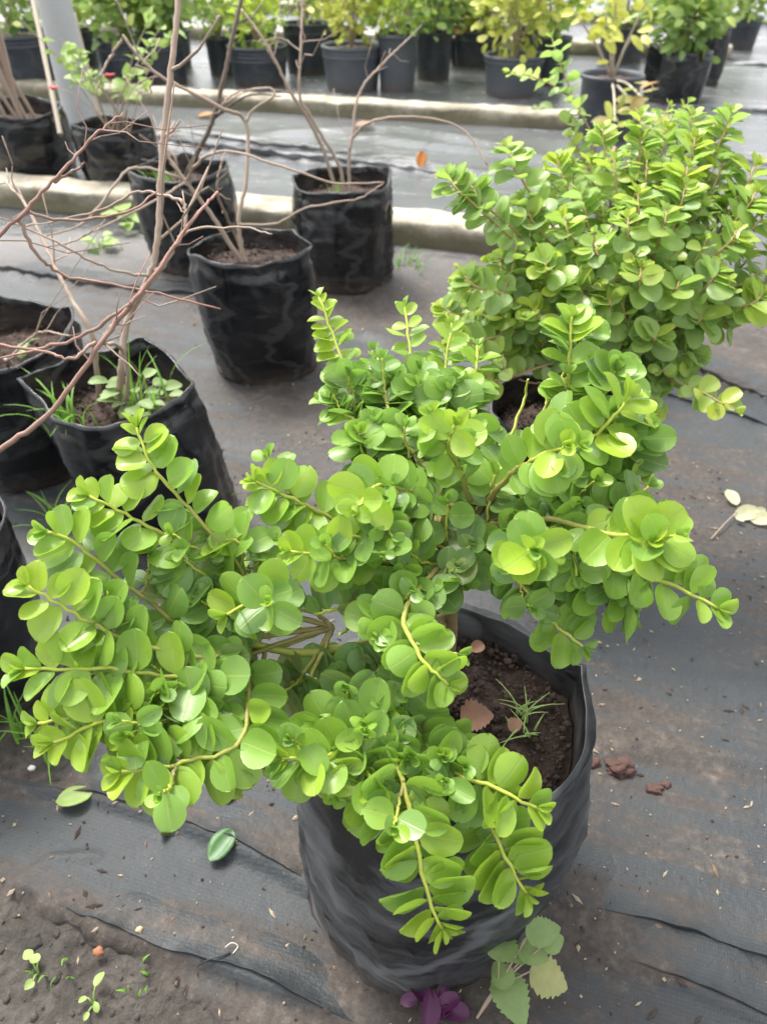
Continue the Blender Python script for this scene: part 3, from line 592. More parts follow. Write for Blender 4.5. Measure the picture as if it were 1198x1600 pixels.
# ---------------------------------------------------------------- the big shrub in front
b1c = Vector((.050, .505, 0))
shrub1 = root('potted_shrub', (b1c.x, b1c.y, 0), 'large leafy shrub with round bright green leaves in a scuffed black bag, nearest of all', 'potted plant', 'leafy shrubs in black bags')
top1, sz1 = grow_bag(shrub1, b1c, .156, .335, soil_drop=.045, base_off=(-.030, -.03), base_r=.165, mat=M_bag_worn, seed=3, kink=.11, corner=[(.30, 1.0), (1.75, .5), (3.5, .5)], bulge=.08, rowsn=60)
tb = Vector((top1.x-.02, top1.y+.02, sz1-.01)); tk = P(702, 872, .80)
trunk_path = catmull([tb, tb.lerp(tk, .5)+Vector((.012, 0, 0)), tk, P(735, 800, .80)], 12)
me = tube(trunk_path, .0085, .006, M_stem, 9, .08, (0, .15)); child('trunk', me, shrub1)
K1 = 'shrub1'
SH = [ # left lobe
 ([(640, 960, .80), (520, 960, .76), (380, 900, .72), (300, 800, .70), (240, 730, .69), (214, 668, .69)], .034, .45, .55, 0.0),
 ([(640, 970, .80), (480, 1010, .74), (330, 1030, .69), (200, 1000, .66), (120, 960, .645), (45, 915, .63)], .040, .25, .75, .05),
 ([(640, 980, .80), (470, 1050, .74), (330, 1060, .68), (180, 1045, .65), (40, 1045, .63)], .040, .3, .8, .08),
 ([(640, 990, .80), (480, 1075, .72), (300, 1090, .67), (180, 1120, .64), (85, 1160, .63)], .040, .35, .7, .0),
 ([(660, 1010, .80), (600, 1060, .74), (500, 1110, .69), (380, 1150, .65), (290, 1190, .635), (190, 1205, .62)], .038, .3, .6, .0),
 ([(600, 960, .79), (430, 990, .75), (270, 970, .70), (180, 900, .68), (120, 850, .67), (75, 832, .66)], .036, .35, .8, .2),
 ([(560, 950, .79), (420, 930, .75), (300, 860, .71), (210, 810, .69), (140, 775, .68)], .035, .35, .6, .1),
 ([(560, 930, .79), (480, 910, .73), (420, 930, .70), (355, 960, .68)], .036, .25, .55, .05),
 ([(560, 940, .79), (450, 900, .74), (380, 860, .72), (330, 840, .71)], .034, .3, .7, .15),
 ([(560, 1020, .77), (440, 1060, .73), (350, 1100, .69), (290, 1110, .66), (230, 1150, .65)], .036, .2, .8, .2),
 ([(480, 1060, .73), (400, 1130, .68), (370, 1170, .66), (350, 1215, .65)], .032, .2, .5, .2),
 ([(280, 1070, .69), (190, 1090, .66), (120, 1120, .65), (60, 1130, .65)], .034, .1, .5, .1),
 # centre, upwards
 ([(720, 850, .82), (640, 850, .80), (540, 820, .77), (460, 780, .75), (400, 752, .735)], .036, .25, .65, .05),
 ([(700, 870, .81), (620, 880, .77), (540, 870, .73), (455, 862, .70)], .036, .2, .6, .1),
 ([(700, 880, .81), (600, 930, .76), (530, 950, .75), (490, 960, .75)], .034, .15, 1., .75),
 ([(735, 820, .82), (640, 740, .87), (570, 640, .91), (530, 550, .94), (498, 465, .95)], .028, .3, .7, .0),
 ([(735, 810, .82), (640, 720, .86), (560, 660, .88), (500, 625, .90)], .028, .4, .7, .2),
 ([(740, 800, .83), (690, 700, .87), (650, 600, .91), (632, 480, .94)], .028, .35, .7, .1),
 ([(740, 800, .83), (710, 700, .87), (695, 600, .91), (705, 505, .93)], .028, .35, .65, .1),
 ([(745, 790, .83), (720, 680, .86), (740, 600, .89), (745, 540, .92)], .030, .3, .7, .2),
 ([(750, 800, .82), (830, 720, .80), (880, 640, .79), (888, 560, .78), (893, 495, .775)], .036, .3, .55, .0),
 ([(750, 800, .81), (860, 720, .76), (930, 680, .73), (985, 620, .72)], .042, .35, .5, .0),
 ([(750, 800, .81), (800, 740, .75), (850, 710, .71), (880, 698, .68)], .042, .35, .55, .0),
 ([(740, 810, .80), (720, 740, .77), (700, 700, .74), (710, 665, .72)], .036, .3, .55, .0),
 ([(740, 810, .80), (650, 770, .77), (590, 760, .74), (560, 790, .71)], .036, .3, .6, .1),
 ([(740, 810, .80), (660, 800, .77), (600, 830, .74), (540, 840, .73)], .034, .3, .7, .25),
 ([(750, 800, .81), (830, 780, .77), (920, 760, .75), (1000, 750, .75)], .036, .2, .6, .15),
 ([(745, 800, .81), (870, 780, .76), (960, 700, .76), (1000, 650, .78)], .034, .3, .7, .3),
 ([(740, 800, .82), (640, 700, .84), (600, 620, .87), (590, 560, .9)], .028, .3, .8, .3),
 # right
 ([(745, 830, .80), (850, 810, .74), (930, 830, .68), (1000, 840, .64), (1012, 842, .63)], .048, .45, .45, .0),
 ([(745, 840, .80), (850, 850, .75), (960, 885, .71), (1050, 915, .69), (1120, 950, .68)], .037, .2, .7, .2),
 ([(745, 840, .80), (790, 850, .74), (815, 858, .69), (830, 862, .67)], .044, .5, .45, .1),
 ([(740, 850, .80), (800, 900, .77), (850, 960, .75), (910, 1010, .735)], .035, .25, .75, .3),
 ([(745, 840, .80), (870, 870, .74), (960, 930, .72), (985, 945, .72)], .037, .25, .75, .35),
 ([(745, 820, .80), (860, 800, .76), (950, 800, .73), (1040, 850, .71)], .038, .25, .7, .3),
 ([(745, 820, .80), (830, 820, .75), (890, 850, .72), (900, 900, .71)], .037, .3, .75, .35),
 # lower
 ([(700, 870, .80), (655, 920, .74), (630, 970, .70), (660, 1030, .67), (700, 1070, .66)], .035, .25, .6, .1),
 ([(700, 880, .80), (640, 920, .76), (600, 960, .72), (590, 985, .70)], .034, .3, .7, .3),
 ([(690, 1000, .80), (620, 1050, .74), (600, 1130, .69), (632, 1230, .655), (648, 1310, .645), (668, 1400, .64), (690, 1450, .64)], .044, .3, .55, .0),
 ([(690, 1020, .80), (660, 1100, .75), (720, 1190, .70), (765, 1290, .68), (795, 1350, .67), (822, 1395, .67)], .039, .35, .6, .05),
 ([(690, 1020, .80), (650, 1130, .73), (700, 1200, .68), (770, 1230, .66), (838, 1262, .655)], .040, .4, .5, .0),
 ([(680, 1000, .80), (620, 1080, .74), (560, 1150, .69), (500, 1185, .66), (440, 1185, .65)], .036, .35, .6, .05),
 ([(680, 1010, .80), (600, 1100, .73), (570, 1160, .69), (580, 1230, .655)], .040, .35, .55, .05),
 ([(680, 1010, .80), (560, 1060, .74), (560, 1100, .72), (590, 1160, .69)], .036, .15, .75, .4),
 ([(680, 1020, .80), (640, 1090, .74), (660, 1160, .70), (660, 1240, .68)], .038, .2, .8, .3),
 ([(690, 1010, .81), (600, 1040, .78), (530, 1060, .76), (440, 1060, .76)], .038, .1, 1., .8),
 ([(680, 1020, .80), (600, 1120, .72), (590, 1220, .68), (610, 1300, .665)], .040, .35, .6, .15),
 ([(680, 1020, .80), (570, 1110, .72), (510, 1150, .68), (530, 1230, .66)], .036, .3, .6, .15),
 ([(640, 1100, .74), (700, 1150, .72), (690, 1200, .70), (740, 1190, .69)], .036, .3, .6, .2),
]
LIMB = catmull([tk.lerp(tb, .35), P(640, 985, .79), P(560, 1008, .77), P(470, 1020, .75), P(390, 1005, .735), P(310, 985, .72), P(250, 990, .71)], 40)
BR.setdefault(K1, []).append((LIMB, .0058, .0028, M_stem, 9))
for pts, lf, st, a0, a1 in SH:
    if pts[-1][0] < 380 and pts[-1][1] > 650:                # left lobe: its sprays leave one shared limb
        kp = [q for q in pts if q[0] < 430]; a_ = P(*kp[0]); pts = [min(LIMB[17:], key=lambda v: (v-a_).length)]+kp; st = .12
        if len(pts) < 3: pts = pts[:1]+[pts[0].lerp(P(*pts[1]), .5)]+pts[1:]
    pth = shoot(K1, pts, leaf=min(.040, lf*1.03), upb=.8, gap=.0120, start=st, age0=a0*.82, age1=a1, r0=(.0036 if st != .12 else .0025), r1=.0014)
    nside = 1 if pts[-1][0] < 450 else (2 if st < .35 else 1)
    side_shoots(K1, pth, nside, .05, lf*.9, f0=max(.3, st), f1=.8, gap=.013, age0=min(1, a0+.1), age1=a1+.25, start=.1, r0=.0018, r1=.001, upb=.7)

FILL = [(640, 700, .84), (700, 720, .83), (760, 700, .84), (690, 760, .80), (760, 770, .79), (640, 800, .79), (840, 800, .77), (900, 830, .76), (700, 830, .78), (660, 880, .77), (760, 860, .78), (800, 830, .78),
        (590, 700, .86), (560, 720, .85), (700, 640, .87), (650, 640, .88), (930, 760, .77), (960, 820, .75), (870, 760, .77), (640, 930, .76), (690, 920, .77), (560, 880, .77), (720, 900, .79),
        (300, 900, .71), (330, 960, .72), (420, 950, .73), (180, 1060, .69), (610, 1130, .71), (540, 1160, .70), (650, 1180, .69), (590, 1200, .69), (640, 1080, .73), (560, 620, .90), (660, 620, .89), (730, 640, .88), (820, 640, .84), (900, 560, .80), (940, 620, .78), (620, 640, .89), (930, 690, .76), (970, 720, .76)]
OLD = [(470, 1055, .75), (545, 1060, .75), (600, 1040, .75), (450, 1075, .74), (320, 1030, .73), (290, 985, .73), (360, 1060, .73), (720, 850, .78), (700, 900, .77), (660, 840, .78)]
for px, py, d in FILL+OLD:
    o_ = tk if px > 520 else P(520, 980, .76); o_ = o_.lerp(P(690, 1000, .8), .8) if py > 1050 and px > 480 else o_
    e = P(px+random.uniform(-12, 12), py+random.uniform(-12, 12), d); m_ = o_.lerp(e, .55)+Vector((random.gauss(0, .01), random.gauss(0, .01), -.005))
    shoot(K1, [o_, m_, e, e+(e-m_).normalized()*.015+Vector((0, 0, .02 if py < 760 else .01))], leaf=.037*random.uniform(.9, 1.12), gap=.0135, start=.42, age0=random.choice((1., .8, .7)), age1=random.uniform(.15, .6) if (px, py, d) not in OLD else .85, r0=.0028, r1=.0012, upb=.8)

# ---------------------------------------------------------------- second shrub, right of centre
c2 = Vector((.335, 1.215, 0))
shrub2 = root('potted_shrub', (c2.x, c2.y, 0), 'yellow-green shrub with pinkish stems, one long shoot reaching out low over the mat', 'potted plant', 'leafy shrubs in black bags')
top2, sz2 = grow_bag(shrub2, c2, .125, .325, soil_drop=.05, base_r=.125, seed=12, kink=.05, base_off=(.008, 0))
K2 = 'shrub2'; t2 = P(985, 500, 1.36)
tp = catmull([Vector((top2.x+.03, top2.y+.0, sz2-.01)), P(935, 560, 1.38), t2, P(1000, 440, 1.36)], 12)
child('trunk', tube(tp, .008, .005, M_stem2, 8, .08, (0, .6)), shrub2)
T2 = [(700, 275, 1.18, .034), (735, 290, 1.2, .03), (790, 230, 1.24, .034), (725, 432, 1.2, .03), (775, 405, 1.25, .03), (870, 250, 1.32, .034), (905, 300, 1.28, .034), (960, 250, 1.3, .034), (1010, 250, 1.3, .034),
      (1085, 215, 1.3, .036), (1130, 250, 1.3, .034), (1180, 255, 1.28, .036), (1195, 330, 1.25, .036), (1150, 360, 1.22, .036), (1190, 460, 1.22, .038), (1120, 420, 1.2, .036), (1100, 490, 1.22, .036),
      (1050, 560, 1.28, .036), (1020, 590, 1.3, .034), (880, 340, 1.22, .034), (930, 380, 1.2, .034), (830, 480, 1.22, .032), (780, 490, 1.25, .03), (850, 540, 1.3, .032), (980, 340, 1.2, .034), (1040, 330, 1.2, .036),
      (1070, 290, 1.24, .034), (1000, 420, 1.18, .034), (900, 440, 1.2, .034), (820, 320, 1.24, .034), (840, 380, 1.26, .032), (950, 460, 1.2, .034), (1060, 440, 1.2, .036), (990, 300, 1.3, .034), (920, 250, 1.35, .032), (1140, 310, 1.3, .036),
      (860, 430, 1.2, .032), (1170, 400, 1.3, .034), (1040, 380, 1.25, .034), (940, 320, 1.3, .034), (800, 530, 1.3, .03)]
T2 += [(random.gauss(985, 95), random.gauss(390, 75), random.uniform(1.18, 1.35), .034) for _ in range(6)] + [(765, 500, 1.3, .03), (735, 520, 1.32, .028), (800, 470, 1.3, .03), (860, 520, 1.3, .03), (905, 480, 1.28, .032), (1075, 545, 1.25, .034), (960, 550, 1.26, .034), (1025, 520, 1.2, .036), (1000, 215, 1.32, .03), (1120, 205, 1.32, .032)] + [(745, 470, 1.33, .028), (790, 440, 1.3, .028), (820, 510, 1.3, .03), (780, 545, 1.33, .028), (835, 560, 1.32, .03), (890, 545, 1.3, .03), (930, 510, 1.26, .032), (1050, 595, 1.28, .034), (1085, 560, 1.25, .034), (1180, 300, 1.25, .034), (1215, 400, 1.25, .036), (1220, 290, 1.3, .036), (1080, 180, 1.34, .032), (940, 200, 1.36, .03), (1040, 200, 1.36, .03), (715, 440, 1.3, .03), (770, 470, 1.28, .03), (745, 505, 1.3, .028), (800, 420, 1.28, .03), (835, 450, 1.25, .03), (810, 560, 1.32, .028), (870, 580, 1.34, .028), (975, 590, 1.3, .032), (1150, 500, 1.24, .034), (690, 480, 1.25, .028), (705, 530, 1.22, .028), (760, 590, 1.25, .028), (1010, 640, 1.26, .03), (1140, 175, 1.3, .032), (1000, 180, 1.32, .03)]
for i, (px, py, d, lf) in enumerate(T2):
    mx, my = (px*.45+985*.55), (py*.4+500*.6+random.uniform(-20, 30)); e = P(px, py, d)
    pth = shoot(K2, [tp[random.choice((7, 9, 11))], P(mx, my, (d+1.36)/2), P(px*.8+mx*.2, py*.8+my*.2+10, d), e], leaf=lf*1.22, upb=.6, gap=.0150, start=.3, age0=.7, age1=random.choice((0, .05, .2)), r0=.0035, r1=.0014, stem=M_stem2)
    side_shoots(K2, pth, 1, .08, lf*.95, f0=.3, f1=.75, gap=.016, age0=.8, age1=.2, start=.1, r0=.002, r1=.001, stem=M_stem2)
shoot(K2, [tp[8], P(1010, 560, 1.3), P(1060, 598, 1.24), P(1100, 615, 1.2), P(1148, 640, 1.17)], leaf=.036, gap=.016, start=.58, age0=.35, age1=.0, stem=M_stem2)
side_shoots(K2, catmull([tp[8], P(1010, 560, 1.3), P(1060, 598, 1.24)], 26), 4, .05, .036, gap=.016, age0=1., age1=.7, stem=M_stem2)

# ---------------------------------------------------------------- third shrub behind it
c3 = Vector((.56, 2.0, 0))
shrub3 = root('potted_shrub', (c3.x, c3.y, 0), 'fine-leaved shrub rising behind the yellow-green shrub, one tall bent shoot above the kerb', 'potted plant', 'leafy shrubs in black bags')
top3, sz3 = grow_bag(shrub3, c3, .15, .335, seed=21, kink=.06)
K3 = 'shrub3'; tp3 = catmull([Vector((top3.x, top3.y, sz3-.01)), P(940, 300, 2.0), P(960, 230, 2.0)], 12)
child('trunk', tube(tp3, .008, .005, M_stem2, 8, .08, (0, .6)), shrub3)
for px, py, d in [(1045, 165, 2.0), (1075, 160, 1.95), (1110, 190, 1.95), (1095, 240, 1.9), (1030, 215, 1.9), (960, 285, 1.85), (890, 215, 1.9), (880, 260, 1.85), (920, 230, 2.0), (1000, 260, 1.95), (1150, 270, 1.9), (1060, 290, 1.9), (1125, 330, 1.9), (850, 290, 1.95), (820, 330, 1.95)]:
    m_ = P((px+955)/2, (py+290)/2+15, (d+2)/2)
    pth = shoot(K3, [tp3[7], m_, P(px, py, d)], leaf=.04, gap=.018, start=.35, age0=.8, age1=.15, stem=M_stem2, r0=.003, upb=.3)
    side_shoots(K3, pth, 2, .1, .032, gap=.018, age0=.7, age1=.2, stem=M_stem2)
shoot(K3, [tp3[6], P(930, 250, 1.98), P(925, 215, 1.95), P(895, 150, 1.9), P(875, 100, 1.9), P(862, 60, 1.9)], leaf=.042, gap=.024, start=.42, age0=.75, age1=.35, stem=M_stem2, r0=.0045)
shoot(K3, [P(890, 150, 1.9), P(855, 130, 1.88), P(825, 118, 1.86), P(795, 112, 1.85)], leaf=.04, gap=.022, start=.1, age0=.5, age1=.0, stem=M_stem2)
shoot(K3, [P(895, 200, 1.92), P(890, 185, 1.88), P(905, 175, 1.86), P(892, 160, 1.85)], leaf=.04, gap=.02, start=.0, age0=.6, age1=.2, stem=M_stem2)

# ---------------------------------------------------------------- turn the recorded leaves into parts
ROOTS = {K1: (shrub1, M_leaf_o, M_leaf_j), K2: (shrub2, M_mid_o, M_mid_j), K3: (shrub3, M_mid_o, M_mid_j)}
# which leaves show largest: a coarse depth buffer of leaf ellipses
BW, BH, SC = 599, 800, .5
zb = np.full((BH, BW), 1e9); ib = np.full((BH, BW), -1, int)
for li, (key, slim, ti, M, age) in enumerate(LEAVES):
    c = M @ Vector((.52, 0, 0)); e1 = M @ Vector((1, 0, 0)); e2 = M @ Vector((.52, .45, 0))
    x, y, d = proj(c); x1, y1, _ = proj(e1); x2, y2, _ = proj(e2)
    x, y = x*SC, y*SC; a = np.array([[x1*SC-x, x2*SC-x], [y1*SC-y, y2*SC-y]]); det = np.linalg.det(a)
    if abs(det) < .5: continue
    hw = abs(a[0]).sum()+1; hh = abs(a[1]).sum()+1
    x0, x9, y0, y9 = int(max(0, x-hw)), int(min(BW, x+hw+1)), int(max(0, y-hh)), int(min(BH, y+hh+1))
    if x0 >= x9 or y0 >= y9: continue
    gx, gy = np.meshgrid(np.arange(x0, x9)-x, np.arange(y0, y9)-y); ai = np.linalg.inv(a)
    ins = (ai[0, 0]*gx+ai[0, 1]*gy)**2+(ai[1, 0]*gx+ai[1, 1]*gy)**2 < 1
    s_ = zb[y0:y9, x0:x9]; k = ins & (d < s_); s_[k] = d; ib[y0:y9, x0:x9][k] = li
cnt = np.bincount(ib[ib >= 0], minlength=len(LEAVES))
def leaf_mesh(slim, ti, mat):
    v, f, uu, vv = (SLIM if slim else TPL)[ti]; return mesh('leaf', v.tolist(), f, mat, attrs={'u': uu, 'v': vv})
def join_leaves(name, items, mat, r):
    V, F, Ag, Rn, Uu, Vv = [], [], [], [], [], []; b = 0
    for (slim, ti, M, age) in items:
        v, f, uu, vv = (SLIM if slim else TPL)[ti]; A = np.array(M); V.append(v @ A[:3, :3].T + A[:3, 3]); F.append(np.array(f)+b); b += len(v)
        Ag += [age]*len(v); Rn += [random.random()]*len(v); Uu += uu; Vv += vv
    me = mesh(name, np.concatenate(V).tolist(), np.concatenate(F).tolist(), mat, attrs={'age': Ag, 'rnd': Rn, 'u': Uu, 'v': Vv})
    o = child(name, me, r); o['kind'] = 'stuff'; return o
def emit_plant(key, limit=300):
    r, mo, mj = ROOTS[key]; ids = [i for i, l in enumerate(LEAVES) if l[0] == key]; ids.sort(key=lambda i: -cnt[i])
    shared = {}
    for i in ids[:limit]:
        _, slim, ti, M, age = LEAVES[i]
        if (slim, ti) not in shared: shared[(slim, ti)] = leaf_mesh(slim, ti, mo)
        o = link('leaf', shared[(slim, ti)], r); o.matrix_basis = Matrix.Translation(-r.location) @ M; o.color = (age, age, age, 1)
    if ids[limit:]: join_leaves('foliage', [LEAVES[i][1:] for i in ids[limit:]], mj, r)
    for path, r0, r1, mt, sd_ in BR.get(key, []): child('branch', tube(path, r0, r1, mt, sd_, .06, (.1, 1.2)), r)
for k_ in (K1, K2, K3): emit_plant(k_)

# ---------------------------------------------------------------- bags of bare twigs
def twig_set(r, main, sub, mat, r0=.005, r1=.0018):
    """each main stem is a part, its side twigs are one sub-part each"""
    ms = []
    for pts, a, b_ in main:
        ctrl = [P(*p) if isinstance(p, tuple) else p for p in pts]; pt = catmull(ctrl, 8*len(ctrl))
        for i in range(1, len(pt)-1): pt[i] = pt[i]+Vector((random.gauss(0, 1), random.gauss(0, 1), random.gauss(0, 1)))*.0008
        o = child('stem', tube(pt, a*1.12, b_*1.12, mat, 7, .06, (0, 1)), r); ms.append((o, pt, b_))
    for mi, pts, a, b_ in sub:
        ctrl = [P(*p) if isinstance(p, tuple) else p for p in pts]; pt = catmull(ctrl, 6*len(ctrl))
        for i in range(1, len(pt)-1): pt[i] = pt[i]+Vector((random.gauss(0, 1), random.gauss(0, 1), random.gauss(0, 1)))*.0010
        me = tube(pt, a*1.2, b_*1.2, mat, 6, .08, (0, 1)); me.transform(Matrix.Translation(-r.location)); link('twig', me, ms[mi][0])
    for o, pt, b_ in ms:                                     # short spurs along each stem
        for _ in range(7):
            k = random.randrange(len(pt)//3, len(pt)-1); T = (pt[k]-pt[k-1]).normalized(); d = (T+Vector((random.gauss(0, 1), random.gauss(0, 1), random.gauss(0, 1))).normalized()).normalized(); l = random.uniform(.015, .05)*(1+2.5*(random.random() < .4))
            k1 = Vector((random.gauss(0, .25), random.gauss(0, .25), random.gauss(0, .25)))*l; me = tube([pt[k], pt[k]+d*l*.3, pt[k]+d*l*.55+k1*.5, pt[k]+d*l*.6+k1*.6, pt[k]+d*l+k1+T*l*.3], b_*.75, b_*.4, mat, 5, .15); me.transform(Matrix.Translation(-r.location)); link('twig', me, o)
def grass(r, name, c, n, h, mat, spread=.02, lean=.6, wd=.003, isbase=False):
    vs, fs = [], []
    for _ in range(n):
        a = random.uniform(0, 6.28); p = c+Vector((random.gauss(0, spread), random.gauss(0, spread), 0)); d = Vector((math.cos(a), math.sin(a), 0)); hh = h*random.uniform(.5, 1.1); ln = lean*random.uniform(.3, 1.4); s_ = Vector((-d.y, d.x, 0)); b = len(vs)
        for i in range(7):
            t = i/6; q = p+d*hh*ln*t*t+Vector((0, 0, hh*(t-.35*ln*t*t*t))); w_ = wd*(1-t)**.7+.0003; vs += [q-s_*w_, q+Vector((0, 0, -w_*.5)), q+s_*w_]
        for i in range(6): j = b+i*3; fs += [(j, j+1, j+4, j+3), (j+1, j+2, j+5, j+4)]
    me = mesh(name, vs, fs, mat)
    if isbase: return me
    o = child(name, me, r); o['kind'] = 'stuff'; return o
def thin_leaf_mat(name, col, trans=.4, rough=.5):
    m, n, b, nd, lk = newmat(name); g = nd.new('ShaderNodeNewGeometry'); nz = noise_tex(nd, lk, 60, 4, .6, g.outputs['Position'])
    c = mix(nd, lk, nz.outputs[0], tuple(x*.7 for x in col), tuple(x*1.25 for x in col)); lk.new(c, b.inputs['Base Color']); b.inputs['Roughness'].default_value = rough
    bump(nd, lk, nz.outputs[0], .4, .001, b)
    tr = nd.new('ShaderNodeBsdfTranslucent'); lk.new(c, tr.inputs[0]); ms = nd.new('ShaderNodeMixShader'); ms.inputs[0].default_value = trans
    lk.new(b.outputs[0], ms.inputs[1]); lk.new(tr.outputs[0], ms.inputs[2]); lk.new(ms.outputs[0], nd['Material Output'].inputs[0]); return m
M_grass = thin_leaf_mat('fresh_grass', (.2, .42, .05)); M_weed = thin_leaf_mat('soft_weed_leaf', (.3, .42, .15)); M_palew = thin_leaf_mat('pale_weed_leaf', (.38, .52, .15))
M_cream = thin_leaf_mat('bleached_leaf', (.6, .58, .36), .3); M_brown = thin_leaf_mat('dead_leaf', (.3, .15, .09), .1); M_orange = thin_leaf_mat('orange_leaf', (.6, .24, .05), .3)
M_red = thin_leaf_mat('red_petal', (.65, .03, .05), .3); M_purple = thin_leaf_mat('purple_leaf', (.10, .018, .075), .2, .35); M_dleaf = thin_leaf_mat('fallen_green_leaf', (.07, .17, .05), .2, .4)

def soft_leaf(p, L, Nn, size, tpl, mat):
    L = L.normalized(); Nn = (Nn-L*Nn.dot(L)).normalized(); W = Nn.cross(L); A = np.array([[L.x, W.x, Nn.x], [L.y, W.y, Nn.y], [L.z, W.z, Nn.z]])*size
    v, f, uu, vv = tpl; return (v @ A.T + np.array(p)), f
def fine_leaf(wscale, cup, fold, bend, lobes=0, depth_=.1, heart=0., n=34, seed=0):
    rd = random.Random(seed); vs, uu, vv = [], [], []
    for i in range(n+1):
        t = i/n; w_ = .5*math.sin(math.pi*min(1, t**(.62 if heart else .8)))**.75*wscale
        w_ *= 1+(depth_*abs(math.sin(math.pi*t*lobes))-depth_*.5 if lobes else 0)
        for c in (-1, -.5, 0, .5, 1):
            y = w_*c*(1+.05*rd.uniform(-1, 1)*(abs(c) == 1)); x = t-heart*abs(c)*max(0, 1-t*4)*.5+.04*abs(c)*(lobes > 0)
            vs.append((x, y, cup*3*y*y+fold*abs(y)+bend*(x*x-.3*x)+.012*math.sin(14*t+seed+c*2)*abs(c))); uu.append(c); vv.append(t)
    fs = [(i*5+j, (i+1)*5+j, (i+1)*5+j+1, i*5+j+1) for i in range(n) for j in range(4)]
    return np.array(vs), fs, uu, vv
LOBED = leaf_template(1.15, .15, .04, -.15, ragged=.22, rs=31, widths=[.03, .34, .44, .36, .46, .34, .28, .14, 0]); OVAL = leaf_template(.72, .2, .12, -.2, rs=33, point=.05); HEART = leaf_template(1.05, .1, .1, -.12, rs=35, widths=[.12, .36, .46, .47, .42, .34, .22, .1, 0], point=.04)
LOBED = fine_leaf(.95, .15, .08, -.2, 7, .22, .15, seed=2); HEART = fine_leaf(.95, .1, .1, -.15, 0, 0, .2, seed=4); SCAL = fine_leaf(.8, .12, .1, -.3, 9, .14, .2, seed=5); LANCE = fine_leaf(.42, .5, .2, -.3, seed=6)
def weed(r, c, specs, mat, stem=None, stem_mat=None, pname='leaf'):
    """a small broad-leaved weed: specs = (dx, dy, height, leaf length, azimuth deg, template)"""
    for dx, dy, hz, sz, az, tpl in specs:
        p = c+Vector((dx, dy, hz)); a = R(az); L = Vector((math.cos(a), math.sin(a), random.uniform(-.1, .3))); v, f = soft_leaf(p, L, Vector((random.gauss(0, .2), random.gauss(-.2, .2), 1)), sz, tpl, mat)
        child(pname, mesh(pname, v.tolist(), f, mat), r)
        st = tube(catmull([c+Vector((0, 0, -.004)), c+Vector((dx*.4, dy*.4, hz*.7)), p], 7), .0015, .0009, stem_mat or mat, 5); child('stem', st, r)
def sprig(c, n, h, size, az=None):
    out = []
    for i in range(n):
        a = random.uniform(0, 360); rr = random.uniform(.2, 1)*h*.7; out.append((rr*math.cos(R(a)), rr*math.sin(R(a)), h*random.uniform(.3, 1), size*random.uniform(.6, 1.1), a+random.uniform(-30, 30), random.choice((OVAL, HEART))))
    return out
GB = 'black grow bags with bare twiggy plants'
# bag with weeds, left of centre
cA = Vector((-.47, 1.28, 0)); rA = root('potted_twig_plant', cA, 'bare twiggy plant in a leaning black bag with pointed rim, grass growing in it', 'potted plant', GB)
topA, szA = grow_bag(rA, cA, .146, .335, soil_drop=.06, base_off=(.055, .0), base_r=.142, seed=5, kink=.16, corner=[(.02, 1.), (3.3, 1.1), (1.45, .8)], bulge=.07, tilt=(-.004, 0))
bA = Vector((topA.x-.01, topA.y+.01, szA-.01)); bA2 = bA+Vector((-.04, .02, 0))
twig_set(rA, [([bA, (190, 580, 1.36), (200, 500, 1.33), (235, 430, 1.30), (248, 360, 1.28), (255, 230, 1.25), (268, 110, 1.22), (282, -30, 1.2)], .0062, .0042),
              ([bA2, (145, 530, 1.38), (105, 455, 1.38), (72, 385, 1.40), (40, 320, 1.42), (5, 280, 1.45)], .0048, .002),
              ([bA+Vector((.01, -.02, 0)), (200, 600, 1.36), (190, 545, 1.3), (160, 530, 1.2), (215, 470, 1.12), (262, 405, 1.08), (288, 355, 1.06), (287, 318, 1.06), (262, 306, 1.07)], .0035, .002)],
         [(0, [(240, 425, 1.30), (265, 395, 1.22), (300, 360, 1.15), (380, 355, 1.1), (425, 366, 1.08)], .0022, .001), (0, [(236, 432, 1.3), (170, 420, 1.25), (100, 385, 1.2), (40, 355, 1.18), (0, 340, 1.15)], .0022, .001),
          (2, [(262, 306, 1.07), (215, 300, 1.08), (165, 325, 1.1), (90, 345, 1.12), (35, 352, 1.14)], .0018, .001), (1, [(72, 385, 1.40), (120, 375, 1.38), (165, 345, 1.35)], .0016, .0009)], M_twig)
grass(rA, 'grass', Vector((topA.x+.06, topA.y-.02, szA)), 16, .15, M_grass, .03, .5); grass(rA, 'grass', Vector((topA.x-.07, topA.y-.06, szA)), 16, .12, M_grass, .02, 1.2)
weed(rA, Vector((topA.x+.055, topA.y-.03, szA)), sprig(0, 26, .09, .036), M_weed)
